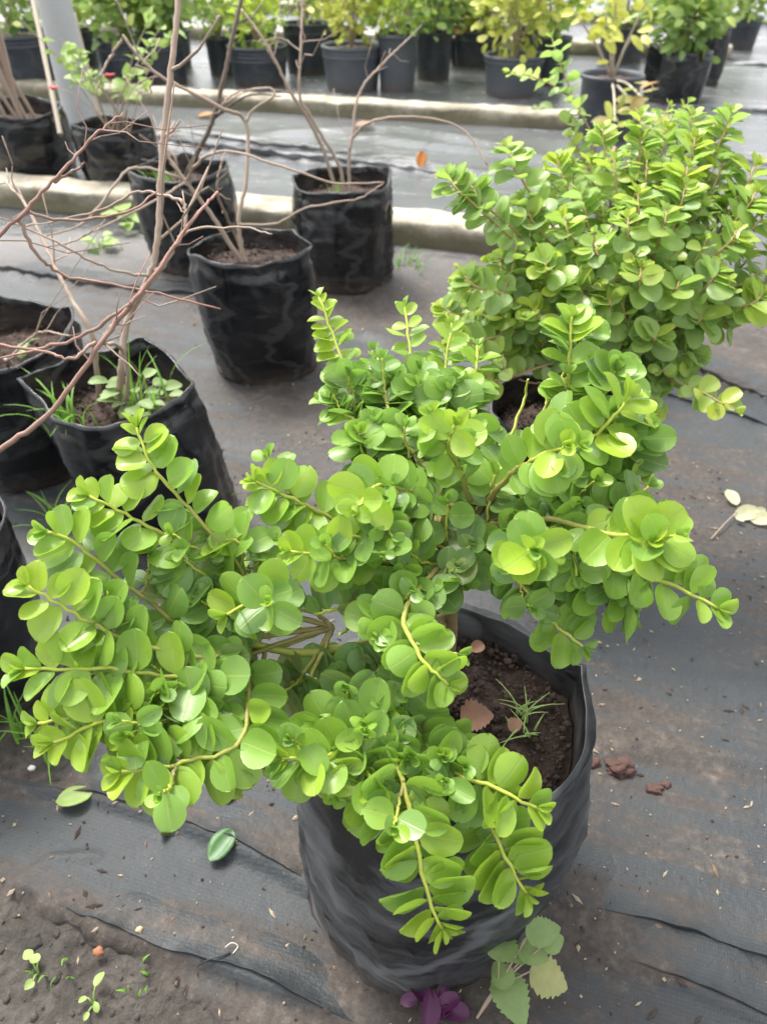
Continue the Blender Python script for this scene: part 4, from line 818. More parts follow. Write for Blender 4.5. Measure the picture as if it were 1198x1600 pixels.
# low branch sweeping in front, near the camera
rN = root('potted_twig_plant', Vector((-.735, .82, 0)), 'bare plant with one long brown branch sweeping up in front of all the bags', 'potted plant', GB)
cN = Vector((-.735, .82, 0)); topN, szN = grow_bag(rN, cN, .165, .34, seed=8, kink=.08, base_off=(0, -.01))
bN = Vector((topN.x, topN.y, szN-.01))
twig_set(rN, [([bN, (-120, 800, .98), (0, 705, .93), (85, 638, .92), (165, 525, .92), (245, 425, .93), (300, 345, .95), (340, 300, 1.0)], .0040, .0016),
              ([bN+Vector((-.02, .02, 0)), (-200, 640, 1.0), (-60, 430, .95), (30, 340, .93), (100, 265, .93), (145, 215, .94), (192, 177, .95)], .0030, .0013)],
         [(0, [(150, 535, .92), (110, 560, .9), (60, 548, .9), (0, 560, .9)], .002, .001), (1, [(30, 345, .93), (60, 400, .95), (105, 430, .98), (225, 455, 1.0), (345, 483, 1.02)], .0022, .001),
          (1, [(40, 330, .93), (110, 345, .95), (200, 330, .97), (245, 300, 1.)], .0018, .001), (0, [(205, 475, .92), (130, 525, .95), (40, 545, .95), (-60, 520, .95)], .0022, .0015), (1, [(85, 285, .93), (125, 262, .94), (132, 252, .94)], .0016, .001)], M_twigred)
# the one behind it at the left edge
cB = Vector((-.85, 1.50, 0)); rB = root('potted_twig_plant', cB, 'bare twig plant in the half-seen black bag beside the leaning one, seedlings in it', 'potted plant', GB)
topB, szB = grow_bag(rB, cB, .16, .335, seed=14, kink=.09, base_off=(-.01, 0))
twig_set(rB, [([Vector((topB.x-.03, topB.y, szB-.01)), (-30, 470, 1.5), (-60, 380, 1.5), (-40, 250, 1.5)], .0045, .002), ([Vector((topB.x, topB.y, szB-.01)), (15, 560, 1.48), (60, 520, 1.42), (110, 525, 1.4)], .003, .0015)], [], M_twig)
weed(rB, Vector((topB.x-.02, topB.y-.04, szB)), sprig(0, 6, .03, .026), M_palew); weed(rB, Vector((topB.x+.06, topB.y-.02, szB)), sprig(0, 6, .035, .026), M_weed)
# the tall bag in the middle
cC = Vector((-.345, 1.99, 0)); rC = root('potted_twig_plant', cC, 'bare grey-brown twig plant in the round black bag standing out alone on the mat', 'potted plant', GB)
topC, szC = grow_bag(rC, cC, .162, .35, soil_drop=.045, seed=16, kink=.07, base_r=.145, base_off=(.01, 0), corner=[(5.2, .8), (.9, .9), (3.9, .6)], bulge=.06)
bC = Vector((topC.x-.02, topC.y, szC-.01))
twig_set(rC, [([bC, (373, 345, 1.98), (385, 280, 1.97), (384, 192, 1.95), (345, 168, 1.9), (250, 118, 1.85), (215, 85, 1.83), (192, 55, 1.82)], .0055, .003),
              ([bC, (330, 335, 1.95), (290, 283, 1.9), (262, 240, 1.88), (255, 200, 1.86)], .006, .0024), ([bC+Vector((.01, 0, 0)), (365, 360, 1.98), (340, 300, 1.7), (348, 245, 1.65)], .004, .002)],
         [(0, [(384, 192, 1.95), (395, 172, 1.94), (425, 152, 1.93), (420, 138, 1.93), (370, 145, 1.92), (345, 165, 1.92)], .0035, .0018), (1, [(290, 283, 1.9), (320, 245, 1.85), (370, 238, 1.82), (440, 260, 1.8), (520, 285, 1.8), (600, 285, 1.8)], .0035, .0018),
          (1, [(290, 280, 1.9), (225, 262, 1.88), (190, 275, 1.86), (135, 345, 1.84), (70, 370, 1.84)], .0035, .002), (0, [(373, 350, 1.98), (430, 350, 1.95), (480, 325, 1.93), (560, 310, 1.92), (600, 285, 1.9)], .003, .0015),
          (1, [(290, 285, 1.9), (250, 310, 1.86), (130, 370, 1.84)], .003, .0018), (0, [(192, 60, 1.82), (172, 90, 1.83), (160, 115, 1.83), (150, 150, 1.84)], .003, .002), (0, [(250, 118, 1.85), (215, 130, 1.84), (195, 160, 1.84)], .002, .001)], M_twig)
v, f = soft_leaf(Vector((topC.x+.08, topC.y-.05, szC+.008)), Vector((1, .2, 0)), UP, .06, OVAL, M_dleaf); lf = link('fallen_leaf', mesh('fallen_leaf', v.tolist(), f, M_dleaf)); tag(lf, 'grey-green leaf lying on the soil of the middle black bag', 'leaf')
# bag by the kerb, left
cD = Vector((-.70, 2.80, 0)); rD = root('potted_twig_plant', cD, 'twig plant with one dark slanting stem in a black bag against the kerb', 'potted plant', GB)
topD, szD = grow_bag(rD, cD, .18, .34, seed=19, kink=.10, base_r=.16, base_off=(.02, 0))
bD = Vector((topD.x, topD.y, szD-.01))
twig_set(rD, [([bD, (300, 255, 2.6), (330, 195, 2.55), (350, 120, 2.5), (365, 50, 2.48), (385, -30, 2.45)], .0085, .006)], [(0, [(335, 185, 2.55), (385, 150, 2.5), (440, 150, 2.5)], .004, .002)], M_twigdark)
twig_set(rD, [([bD+Vector((-.02, 0, 0)), (275, 250, 2.6), (258, 225, 2.6), (280, 200, 2.6)], .005, .002)], [], M_twig)
grass(rD, 'grass', Vector((topD.x-.07, topD.y-.03, szD)), 14, .08, M_grass, .03, .8)
# bag by the kerb, centre
cE = Vector((-.135, 2.64, 0)); rE = root('potted_twig_plant', cE, 'pale forked twig plant in the wrinkled black bag against the kerb', 'potted plant', GB)
topE, szE = grow_bag(rE, cE, .168, .345, seed=27, kink=.08, base_r=.158, corner=[(2.9, .8), (.4, .8), (4.9, .7)], wr=1.5)
bE = Vector((topE.x, topE.y, szE-.01))
twig_set(rE, [([bE+Vector((-.02, 0, 0)), (505, 235, 2.45), (480, 185, 2.4), (455, 145, 2.35), (425, 85, 2.3), (398, 42, 2.28), (378, 15, 2.28)], .006, .003), ([bE, (530, 260, 2.48), (490, 190, 2.4), (468, 150, 2.35), (470, 80, 2.3), (474, -20, 2.28)], .006, .003),
              ([bE+Vector((.02, 0, 0)), (545, 250, 2.48), (550, 215, 2.45), (562, 145, 2.42), (600, 98, 2.4), (636, 62, 2.38)], .0055, .0025)],
         [(2, [(550, 215, 2.45), (580, 190, 2.4), (640, 182, 2.36), (720, 200, 2.34), (762, 258, 2.32)], .004, .002), (1, [(470, 80, 2.3), (440, 60, 2.3), (410, 65, 2.3)], .0025, .0015), (0, [(455, 145, 2.35), (400, 138, 2.3), (345, 165, 2.28)], .003, .0016)], M_twig)
grass(rE, 'grass', Vector((topE.x-.03, topE.y-.05, szE)), 7, .09, M_grass, .01, .3)

# ---------------------------------------------------------------- plants beyond the first kerb, at the left
cF = Vector((-1.20, 3.69, 0)); rF = root('potted_flowering_plant', cF, 'sparse pale green plant with two red flowers in a crumpled black bag behind the kerb', 'potted plant')
topF, szF = grow_bag(rF, cF, .17, .30, seed=31, kink=.14, wr=1.6)
for k in range(12):
    a = random.uniform(0, 6.28); b0 = Vector((topF.x+random.gauss(0, .03), topF.y+random.gauss(0, .03), szF)); e = b0+Vector((math.cos(a)*random.uniform(.12, .34), math.sin(a)*.2, random.uniform(.15, .5)))
    pt = catmull([b0, b0.lerp(e, .5)+Vector((0, 0, .05)), e], 14); st = child('stem', tube(pt, .004, .0015, M_twig, 5, .1), rF)
    for q in range(6, 14):
        for s_ in range(random.choice((0, 1, 2))):
            L = Vector((random.gauss(0, 1), random.gauss(0, 1), random.gauss(.2, .5))).normalized(); LEAVES.append(('F', True, random.randrange(3), None, 0)); v, f = soft_leaf(pt[q]+L*.005, L, UP+Vector((random.gauss(0, .4), random.gauss(0, .4), 0)), random.uniform(.035, .065), random.choice((OVAL, HEART)), M_palew)
            child('leaf', mesh('leaf', v.tolist(), f, M_palew), rF)
for px, py in ((172, 120), (84, 140)):
    p = P(px, py, 3.3)
    for a in range(6):
        L = Vector((math.cos(a*1.05), math.sin(a*1.05)*.6, .4)); v, f = soft_leaf(p, L, UP, .03, HEART, M_red); child('petal', mesh('petal', v.tolist(), f, M_red), rF)
    child('stem', tube(catmull([Vector((topF.x, topF.y, szF)), Vector((topF.x, topF.y, szF)).lerp(p, .6)+Vector((0, 0, .05)), p], 9), .003, .0015, M_twig, 5), rF)
cG = Vector((-1.70, 3.88, 0)); rG = root('potted_twig_plant', cG, 'clump of upright brown canes in a plain black bag at the upper left corner', 'potted plant', GB)
topG, szG = grow_bag(rG, cG, .2, .33, seed=35, kink=.05)
for k in range(12):
    b0 = Vector((topG.x+random.gauss(0, .035), topG.y+random.gauss(0, .035), szG-.01)); e = b0+Vector((random.uniform(-.25, .02), random.uniform(-.05, .1), random.uniform(.5, .8)))
    child('cane', tube(catmull([b0, b0.lerp(e, .5)+Vector((random.gauss(0, .02), 0, 0)), e], 12), .009, .005, M_twig, 6, .08), rG)

M_galv = plain('galvanised_metal', (.5, .51, .5), .55, .12, 9, .002, .3); M_bamboo = plain('weathered_cane', (.5, .43, .33), .6, .15, 20)
pb = G(137, 228); pole = link('metal_post', mesh('metal_post', *tube_data([Vector((0, 0, -.02)), Vector((0, 0, .02)), Vector((0, 0, 1.2)), Vector((0, 0, 2.6))], [.085]*4, 28)[:2], M_galv), loc=pb)
pole.data.shade_smooth(); tag(pole, 'thick pale grey metal post rising behind the crumpled bag with red flowers', 'post')
p0, p1 = Vector((-1.47, 3.72, .25)), P(48, -20, 3.5); pt = catmull([p0, p0.lerp(p1, .5), p1], 12)
ck = link('cane_stake', mesh('cane_stake', *tube_data([q-p0 for q in pt], [.011*(1.12 if i % 3 == 0 else 1) for i in range(12)], 8)[:2], M_bamboo), loc=p0); tag(ck, 'slim light cane leaning just left of the thick metal post', 'cane')
p0, p1 = G(165, 215)+Vector((0, 0, 0)), P(115, 20, 4.1)
ck = link('cane_stake', mesh('cane_stake', *tube_data([(q-p0) for q in catmull([p0, p0.lerp(p1, .5), p1], 10)], [.012]*10, 8)[:2], M_bamboo), loc=p0); tag(ck, 'short grey cane leaning just right of the thick metal post', 'cane')

# ---------------------------------------------------------------- the row of potted shrubs beyond the second kerb
def cloud_plant(r, base, topz, rad, n, size, mats, n_obj=0, slimp=.4, stems=6, low=.1, dense=1., agem=.45, stem_mat=None, tilt=0.):
    mo, mj = mats; h = topz-base.z; tips = []; n = int(n*1.15); size *= 1.2; agem -= .15; cloudy = 1
    for s_ in range(stems):
        a = 2*math.pi*s_/stems+random.uniform(-.4, .4); rr = rad*random.uniform(.25, .95); e = base+Vector((math.cos(a)*rr, math.sin(a)*rr, h*random.uniform(.55, 1)))
        m_ = base.lerp(e, .5)+Vector((0, 0, h*.12)); pt = catmull([base, m_, e], 14); tips.append(pt); child('stem', tube(pt, .008, .003, stem_mat or M_twig, 5, .1), r)
    items = []
    for i in range(n):
        pt = random.choice(tips); q = pt[min(13, int(3+11*random.random()**.75))]; cl = .085*rad/.25
        p = q+Vector((random.gauss(0, cl), random.gauss(0, cl), random.gauss(0, cl*.8)))
        if p.z < base.z+low*h*.2: p.z = base.z+low*h+random.random()*.05
        out = (p-base-Vector((0, 0, h*.4))); out = out.normalized() if out.length > 1e-3 else UP
        L = (out+Vector((random.gauss(0, .6), random.gauss(0, .6), random.gauss(-.05, .5)))).normalized(); Nn = UP*.8+out*.5+Vector((random.gauss(0, .4), random.gauss(0, .4), random.gauss(0, .3)))
        slim = random.random() < slimp; T = SLIM if slim else TPL; ti = random.randrange(len(T)); sz = size*random.uniform(.65, 1.2)
        Nn = (Nn-L*Nn.dot(L)).normalized(); W = Nn.cross(L); M = Matrix(((L.x*sz, W.x*sz, Nn.x*sz, p.x), (L.y*sz, W.y*sz, Nn.y*sz, p.y), (L.z*sz, W.z*sz, Nn.z*sz, p.z), (0, 0, 0, 1)))
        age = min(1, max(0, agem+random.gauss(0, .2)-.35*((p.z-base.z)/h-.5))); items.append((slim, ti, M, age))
    items.sort(key=lambda t: depth(t[2].translation)); shared = {}
    for slim, ti, M, age in items[:n_obj]:
        if (slim, ti) not in shared: shared[(slim, ti)] = leaf_mesh(slim, ti, mo)
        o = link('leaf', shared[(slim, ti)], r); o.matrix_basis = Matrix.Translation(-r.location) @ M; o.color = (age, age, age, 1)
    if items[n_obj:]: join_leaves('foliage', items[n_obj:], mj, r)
FARM = (M_far_o, M_far_j); WARMM = (M_warm_o, M_warm_j); MIDM = (M_mid_o, M_mid_j)
def row_pot(px, py_bot, wpx, hpx, kind, mat, label, crown, name='potted_shrub'):
    g = G(px, py_bot); d = depth(g); rx = wpx*d/FPX/2; c = Vector((g.x+g.x/g.y*rx*.9, g.y+rx*.9, 0)); h = hpx*d/FPX*1.0
    r = root(name, c, label, 'potted plant', 'potted shrubs in the far rows')
    if kind == 'bag': t, sz = grow_bag(r, c, rx, h, seed=int(px), kink=.07, mat=mat, rowsn=18)
    else: nursery_pot(r, c, rx, h, mat, kind, px); sz = h-.03
    if crown:
        topz, rad, n, size, mats, kw = crown; cloud_plant(r, Vector((c.x, c.y, sz)), topz, rad, n, size, mats, **kw)
    return r, c, sz
row_pot(50, 150, 135, 78, 2, M_pot, 'dark pot behind the brown canes, holding a mottled green shrub', (.85, .34, 420, .055, FARM, dict(agem=.55, n_obj=40)))
row_pot(208, 138, 88, 62, 4, M_pot, 'ribbed dark pot partly behind the grey post, with a broad-leaved bush', (.80, .3, 380, .07, FARM, dict(agem=.5, n_obj=40)))
row_pot(266, 138, 66, 74, 4, M_pot, 'ribbed narrow dark pot right of the grey post, dense dark green bush on top', (.85, .33, 420, .065, FARM, dict(agem=.5, n_obj=40)))
row_pot(348, 122, 40, 52, 0, M_pot, 'narrow dark pot with feathery light green foliage spilling over its side', (.75, .26, 420, .05, MIDM, dict(agem=.35, slimp=.9, low=-.6, n_obj=40)))
row_pot(408, 140, 92, 55, 3, M_pot, 'ribbed dark pot with thin yellow-green bush, right of the slanting dark stem', (.58, .22, 150, .06, MIDM, dict(agem=.3, n_obj=60)))
row_pot(483, 122, 74, 70, 2, M_pot, 'dark pot farther back with an open shrub, left of the faded grey ribbed pot', (.70, .2, 160, .055, FARM, dict(agem=.35, n_obj=40)))
row_pot(551, 148, 93, 62, 2, M_potg, 'faded grey ribbed pot just above the kerb with a yellow-tinged shrub', (.75, .27, 300, .055, WARMM, dict(agem=.2, n_obj=60)))
row_pot(620, 148, 62, 78, 0, M_potg, 'tall plain grey bag-like pot touching the faded ribbed pot, yellow-green bush', (.72, .26, 300, .055, MIDM, dict(agem=.35, n_obj=60)))
row_pot(676, 130, 58, 66, 1, M_pot, 'black pot with a very dark green bush right of the tall grey pot', (.75, .26, 360, .06, FARM, dict(agem=.75, n_obj=40)))
row_pot(722, 103, 42, 34, 1, M_pot, 'small far dark pot whose plant has big orange leaves', (.62, .22, 200, .08, WARMM, dict(agem=.5, n_obj=40)))
row_pot(797, 158, 93, 58, 1, M_potg, 'wide grey-blue pot with a tall yellow-green bush, right of the orange leaves', (.78, .3, 420, .06, WARMM, dict(agem=.25, n_obj=60)))
row_pot(853, 138, 60, 66, 1, M_pot, 'dark pot half hidden behind the wide grey-blue pot and the bent leafy shoot', (.80, .26, 300, .06, MIDM, dict(agem=.3, n_obj=40)))
row_pot(1045, 170, 92, 76, 'bag', M_bag, 'glossy black bag at upper right with a dark broad-leaved bush', (.72, .26, 300, .085, FARM, dict(agem=.6, slimp=.7, n_obj=120)))
row_pot(1097, 137, 44, 78, 'bag', M_bag, 'narrow black bag tucked behind the glossy bag at upper right', (.95, .26, 260, .07, FARM, dict(agem=.4, n_obj=60)))
rH, cH, sH = row_pot(938, 228, 92, 92, 0, M_pot, 'blue-black pot before the long kerb, thin canes with few yellow and pinkish leaves', None)
hb = Vector((cH.x, cH.y, sH)); cs = []
for e in (P(945, 20, 3.7), P(962, -20, 3.6), P(1010, 0, 3.7), P(985, 60, 3.65), P(905, 30, 3.7), P(1000, 150, 3.5), P(960, 190, 3.45), P(1010, 205, 3.4)):
    pt = catmull([hb, hb.lerp(e, .5)+Vector((0, 0, .02)), e], 14); cs.append(pt); child('stem', tube(pt, .008, .004, M_bamboo, 6, .1), rH)
for pt, n_, col in zip(cs, (6, 8, 8, 6, 8, 7, 8, 7), (0, 0, 0, .05, .0, .75, .65, .35)):
    for k in range(n_):
        q = pt[random.randint(9, 13)]; L = Vector((random.gauss(0, 1), random.gauss(0, .7), random.gauss(0, .5))).normalized()
        me = leaf_mesh(True, random.randrange(3), M_warm_o); o = link('leaf', me, rH); Nn = TOCAM+Vector((random.gauss(0, .4), random.gauss(0, .4), 0)); Nn = (Nn-L*Nn.dot(L)).normalized(); W = Nn.cross(L); s_ = random.uniform(.07, .1); p = q+L*.01+Vector((random.gauss(0, .03), 0, random.gauss(0, .03)))
        o.matrix_basis = Matrix.Translation(-rH.location) @ Matrix(((L.x*s_, W.x*s_, Nn.x*s_, p.x), (L.y*s_, W.y*s_, Nn.y*s_, p.y), (L.z*s_, W.z*s_, Nn.z*s_, p.z), (0, 0, 0, 1))); a_ = min(1, max(0, col+random.gauss(0, .08))); o.color = (a_, a_, a_, 1)
# bushes of the row after that one, their pots hidden
FARL = ['dark green bush topping the row behind the ribbed pots left of the slanting stem', 'mid green bush filling the top edge between the slanting stem and the pale forked twigs', 'yellowish bush at the top edge above the faded grey pot',
        'bushy green plant at the top edge above the black pot', 'reddish-tipped bush at the top edge above the orange-leaved pot', 'light green bush at the top edge above the wide grey-blue pot', 'soft green bush at the top edge above the thin canes', 'small green bush at the top edge above the glossy black bag',
        'green bush behind the brown canes at the top left corner', 'leafy bush at the top edge behind the grey post']
for (px, d, sz_, mt, ag), lb in zip([(300, 7.2, .06, FARM, .6), (420, 7.4, .06, FARM, .45), (540, 7.3, .06, WARMM, .2), (650, 7.4, .06, FARM, .5), (730, 7.2, .06, WARMM, .65), (810, 7.3, .06, MIDM, .35), (930, 7.4, .06, FARM, .4), (1085, 8.2, .06, FARM, .5), (20, 7.0, .06, FARM, .5), (170, 7.2, .07, FARM, .45)], FARL):
    gx = (px-599)/FPX*d*.98; gy = d*1.02; c = Vector((gx, gy, 0)); r = root('potted_shrub', c, lb, 'potted plant', 'potted shrubs in the far rows')
    nursery_pot(r, c, .2, .27, M_pot, 2, px); cloud_plant(r, Vector((c.x, c.y, .24)), .75 if px != 1085 else .6, .36 if px != 1085 else .28, 380, sz_, mt, n_obj=30, agem=ag)

def crumbs(r, c, rad, z, n, smin=.002, smax=.006):
    iv_ = [Vector(q) for q in ((1, 0, 0), (-1, 0, 0), (0, 1, 0), (0, -1, 0), (0, 0, 1), (0, 0, -1))]; jf_ = [(0, 2, 4), (2, 1, 4), (1, 3, 4), (3, 0, 4), (2, 0, 5), (1, 2, 5), (3, 1, 5), (0, 3, 5)]; vs, fs = [], []
    for _ in range(n):
        a, q = random.uniform(0, 6.28), rad*math.sqrt(random.random()); s_ = smin+(smax-smin)*random.random()**3; b = len(vs); ro = Matrix.Rotation(random.uniform(0, 6), 3, Vector((random.random(), random.random(), random.random())))
        x_, y_ = c.x+q*math.cos(a), c.y+q*math.sin(a)
        for v in iv_: w__ = ro @ v*s_*random.uniform(.6, 1.3); vs.append((x_+w__.x, y_+w__.y, z+.004+w__.z*.7))
        fs += [tuple(i+b for i in f) for f in jf_]
    o = child('soil_crumbs', mesh('soil_crumbs', vs, fs, M_soil), r); o['kind'] = 'stuff'
for r_c, t_c, rad_c, z_c, n_c in ((shrub1, top1, .14, sz1, 1500), (rA, topA, .125, szA, 500), (rC, topC, .14, szC, 400), (rB, topB, .14, szB, 300), (rD, topD, .15, szD, 200), (rE, topE, .15, szE, 200), (shrub2, top2, .105, sz2, 300)): crumbs(r_c, t_c, rad_c, z_c, n_c, .0015, .007)
# ---------------------------------------------------------------- small things on the mat
def on(px, py, dz=0):
    q = G(px, py, .01)
    for _ in range(3): q = G(px, py, gz(q.x, q.y)+.012+dz)
    return q
def single(name, px, py, size, az, tpl, mat, label, cat, dz=.004, nrm=UP, pitch=0., group=None):
    p = on(px, py, dz); L = Vector((math.cos(R(az)), math.sin(R(az)), pitch)); v, f = soft_leaf(Vector((0, 0, 0))-L.normalized()*size*.5, L, nrm, size, tpl, mat)
    o = link(name, mesh(name, v.tolist(), f, mat), loc=p); md = o.modifiers.new('thickness', 'SOLIDIFY'); md.thickness = .0006; tag(o, label, cat, group); return o
FL = leaf_template(.74, .25, .08, .12, .1, rs=41, point=.06, ragged=.03)
single('fallen_leaf', 346, 1322, .05, 58, FL, M_dleaf, 'fresh green pointed leaf lying flat on the mat left of the near bag', 'leaf', .006)
CURL = leaf_template(.5, -3, -.9, -2.2, .5, rs=43, widths=[.1, .2, .35, .42, .45, .42, .35, .2, .02])
single('fallen_leaf', 272, 1275, .06, 60, CURL, thin_leaf_mat('olive_curled_leaf', (.13, .17, .04), .1), 'curled olive leaf arching up from the mat beside the flat green leaf', 'leaf', .006)
single('fallen_leaf', 118, 1246, .05, 200, FL, M_palew, 'pale green leaf on the mat beneath the lowest left shoots', 'leaf', .006)
single('fallen_leaf', 355, 1232, .045, 100, FL, M_cream, 'whitish leaf on the mat just under the long lower shoot', 'leaf', .006)
single('fallen_leaf', 658, 250, .085, 80, FL, M_orange, 'orange leaf standing on the mat between the two kerbs', 'leaf', .05, Vector((0, -1, .3)), .9)
single('fallen_leaf', 322, 181, .11, 10, FL, M_orange, 'brown-orange leaf lying before the long kerb at left', 'leaf', .01)
single('fallen_leaf', 568, 196, .12, 10, FL, M_brown, 'dull pinkish brown leaf lying before the long kerb at its middle', 'leaf', .01)
single('fallen_leaf', 620, 888, .035, 60, FL, M_cream, 'small cream leaf behind the near shrub trunk', 'leaf', .006)
# dead leaves and crumbs on the near soil
def soil_pt(px, py): return G(px, py, sz1+.008)
for px, py, s_, az, lb in [(745, 1122, .038, 5, 'flat reddish brown dead leaf lying on the near bag soil'), (802, 1137, .02, 80, 'small round brown dead leaf touching the grass tuft in the near bag'), (745, 1015, .02, 30, 'tiny brown dead leaf at the back of the near bag soil')]:
    p = soil_pt(px, py); L = Vector((math.cos(R(az)), math.sin(R(az)), .1)); v, f = soft_leaf(-L*s_*.5, L, UP+Vector((0, -.3, 0)), s_, LOBED if s_ > .03 else TPL[1], M_brown); o = link('dead_leaf', mesh('dead_leaf', v.tolist(), f, M_brown), loc=p+Vector((0, 0, .004))); tag(o, lb, 'leaf')
grass(shrub1, 'grass', soil_pt(815, 1120), 14, .030, M_palew, .006, 1.8, .0010); grass(shrub1, 'grass', soil_pt(825, 1145), 8, .026, M_palew, .006, 1.8, .0012)
def blob_mesh(name, sx_, sy_, sz_, mat, seed, sub=3, rough=.35):
    bm = bmesh.new(); bmesh.ops.create_icosphere(bm, subdivisions=sub, radius=1)
    for v in bm.verts:
        n_ = 1+noise.noise(v.co*1.6+Vector((seed, 0, 0)))*rough+noise.noise(v.co*5+Vector((0, seed, 0)))*rough*.5; v.co = Vector((v.co.x*sx_*n_, v.co.y*sy_*n_, v.co.z*sz_*n_))
    me = bpy.data.meshes.new(name); bm.to_mesh(me); bm.free(); me.polygons.foreach_set('use_smooth', [True]*len(me.polygons)); me.materials.append(mat); return me
M_clay = plain('red_clay', (.085, .042, .032), .85, .5, 60, .004); M_peb = plain('white_pebble', (.75, .74, .7), .5, .08, 50); M_brick = plain('orange_crumb', (.33, .13, .07), .8, .3, 80)
tag(link('clay_lump', blob_mesh('clay_lump', .024, .014, .011, M_clay, 3, 4, .5), loc=on(968, 1200, .004)), 'largest reddish clay lump lying on the mat right of the near bag', 'lump of clay', 'lumps of red clay')
for i, (px, py, s_, lb) in enumerate([(925, 1190, .010, 'small clay crumb between the near bag and the largest clay lump'), (1022, 1232, .009, 'flat clay crumb lower right of the largest clay lump'), (1040, 1225, .006, 'tiny clay crumb farthest right of the largest lump')]):
    tag(link('clay_lump', blob_mesh('clay_lump', s_*1.3, s_, s_*.5, M_clay, i+9, 3, .5), loc=on(px, py, .002)), lb, 'lump of clay', 'lumps of red clay')
tag(link('pebble', blob_mesh('pebble', .0055, .0045, .004, M_peb, 4), loc=on(50, 1200, .003)), 'small white pebble at the left edge under the lowest leaves', 'pebble')
tag(link('brick_crumb', blob_mesh('brick_crumb', .007, .0055, .005, M_brick, 8), loc=on(154, 1487, .006)), 'orange brick crumb on the bare earth at lower left', 'stone')
tag(link('stone', blob_mesh('stone', .0045, .004, .003, plain('tan_stone', (.5, .36, .22), .7), 5), loc=on(218, 1452, .003)), 'tiny tan stone on the mat near the orange crumb', 'stone')
# a bit of dark string with a pale tip
pts = [on(308, 1510, .003), on(325, 1500, .006), on(345, 1494, .006), on(360, 1488, .005)]
me = mesh('string', *tube_data([q-pts[0] for q in catmull(pts, 14)], [.0011]*14, 6)[:2], plain('black_string', (.02, .02, .022))); st = link('string', me, loc=pts[0]); tag(st, 'short black string with a frayed pale end on the mat left of the near bag', 'string')
q2 = [on(352, 1480, .004), on(362, 1473, .01), on(372, 1478, .006), on(364, 1490, .004)]
link('frayed_end', mesh('frayed_end', *tube_data([q-pts[0] for q in catmull(q2, 12)], [.0005]*12, 6)[:2], M_peb), st)
# bleached sprig on the right
r = root('fallen_sprig', on(1150, 800), 'fallen sprig with bleached cream leaves on the mat at the right edge', 'twig')
c0 = on(1110, 842, .004); c1 = on(1150, 800, .012); child('stem', tube([c0, c0.lerp(c1, .5)+Vector((0, 0, .004)), c1], .0016, .0012, M_twig, 6), r)
for px, py, az, s_ in [(1143, 778, 100, .045), (1165, 803, 10, .055), (1190, 812, -5, .05), (1185, 800, 20, .03), (1155, 812, 300, .02)]:
    p = on(px, py, .01); L = Vector((math.cos(R(az)), math.sin(R(az)), .12)); v, f = soft_leaf(p-L*s_*.5, L, UP+Vector((random.gauss(0, .3), -.3, 0)), s_, FL, M_cream); child('leaf', mesh('leaf', v.tolist(), f, M_cream), r)
# scalloped weed by the foot of the near bag
pw = on(745, 1590, 0); r = root('weed', pw, 'pale weed with scalloped leaves growing at the foot of the near bag', 'weed')
W_ = [(785, 1475, .055, 70, LOBED, M_weed, .10), (850, 1455, .055, 10, SCAL, M_weed, .12), (835, 1490, .045, 330, HEART, M_weed, .10), (810, 1498, .022, 200, HEART, M_weed, .09), (782, 1520, .042, 120, HEART, M_weed, .07), (858, 1530, .062, -20, LOBED, thin_leaf_mat('yellowing_leaf', (.5, .5, .2)), .07), (800, 1560, .075, 290, SCAL, M_weed, .06), (800, 1488, .03, 240, LOBED, M_weed, .09), (865, 1470, .04, 20, HEART, M_weed, .11)]
for px, py, s_, az, tpl, mt, hz in W_:
    s_ *= .72; p = G(px, py, hz); L = Vector((math.cos(R(az)), math.sin(R(az)), random.uniform(-.15, .15))); v, f = soft_leaf(p-L*s_*.5, L, UP+Vector((random.gauss(0, .15), -.25, 0)), s_, tpl, mt); child('leaf', mesh('leaf', v.tolist(), f, mt), r)
    child('stem', tube(catmull([pw, G(775, 1545, .05), p-L*s_*.5], 10), .0018, .001, stem_material('weed_stem', (.3, .3, .14), (.3, .22, .14)) if px == 785 else M_twig, 6), r)
pw = on(690, 1592, 0); r = root('purple_plant', pw, 'purple-leaved seedling at the foot of the near bag', 'plant')
for px, py, s_, az, hz in [(672, 1575, .06, 265, .05), (655, 1548, .05, 130, .04), (700, 1565, .045, 20, .04), (712, 1580, .05, -10, .02), (640, 1562, .035, 190, .03), (690, 1550, .035, 60, .03)]:
    s_ *= .66; p = G(px, py, hz); L = Vector((math.cos(R(az)), math.sin(R(az)), random.uniform(-.1, .3))); v, f = soft_leaf(p-L*s_*.5, L, UP+Vector((random.gauss(0, .3), -.3, 0)), s_, OVAL, M_purple); child('leaf', mesh('leaf', v.tolist(), f, M_purple), r)
    child('stem', tube([pw, pw.lerp(p, .6)+Vector((0, 0, .01)), p-L*s_*.5], .002, .0012, M_purple, 5), r)
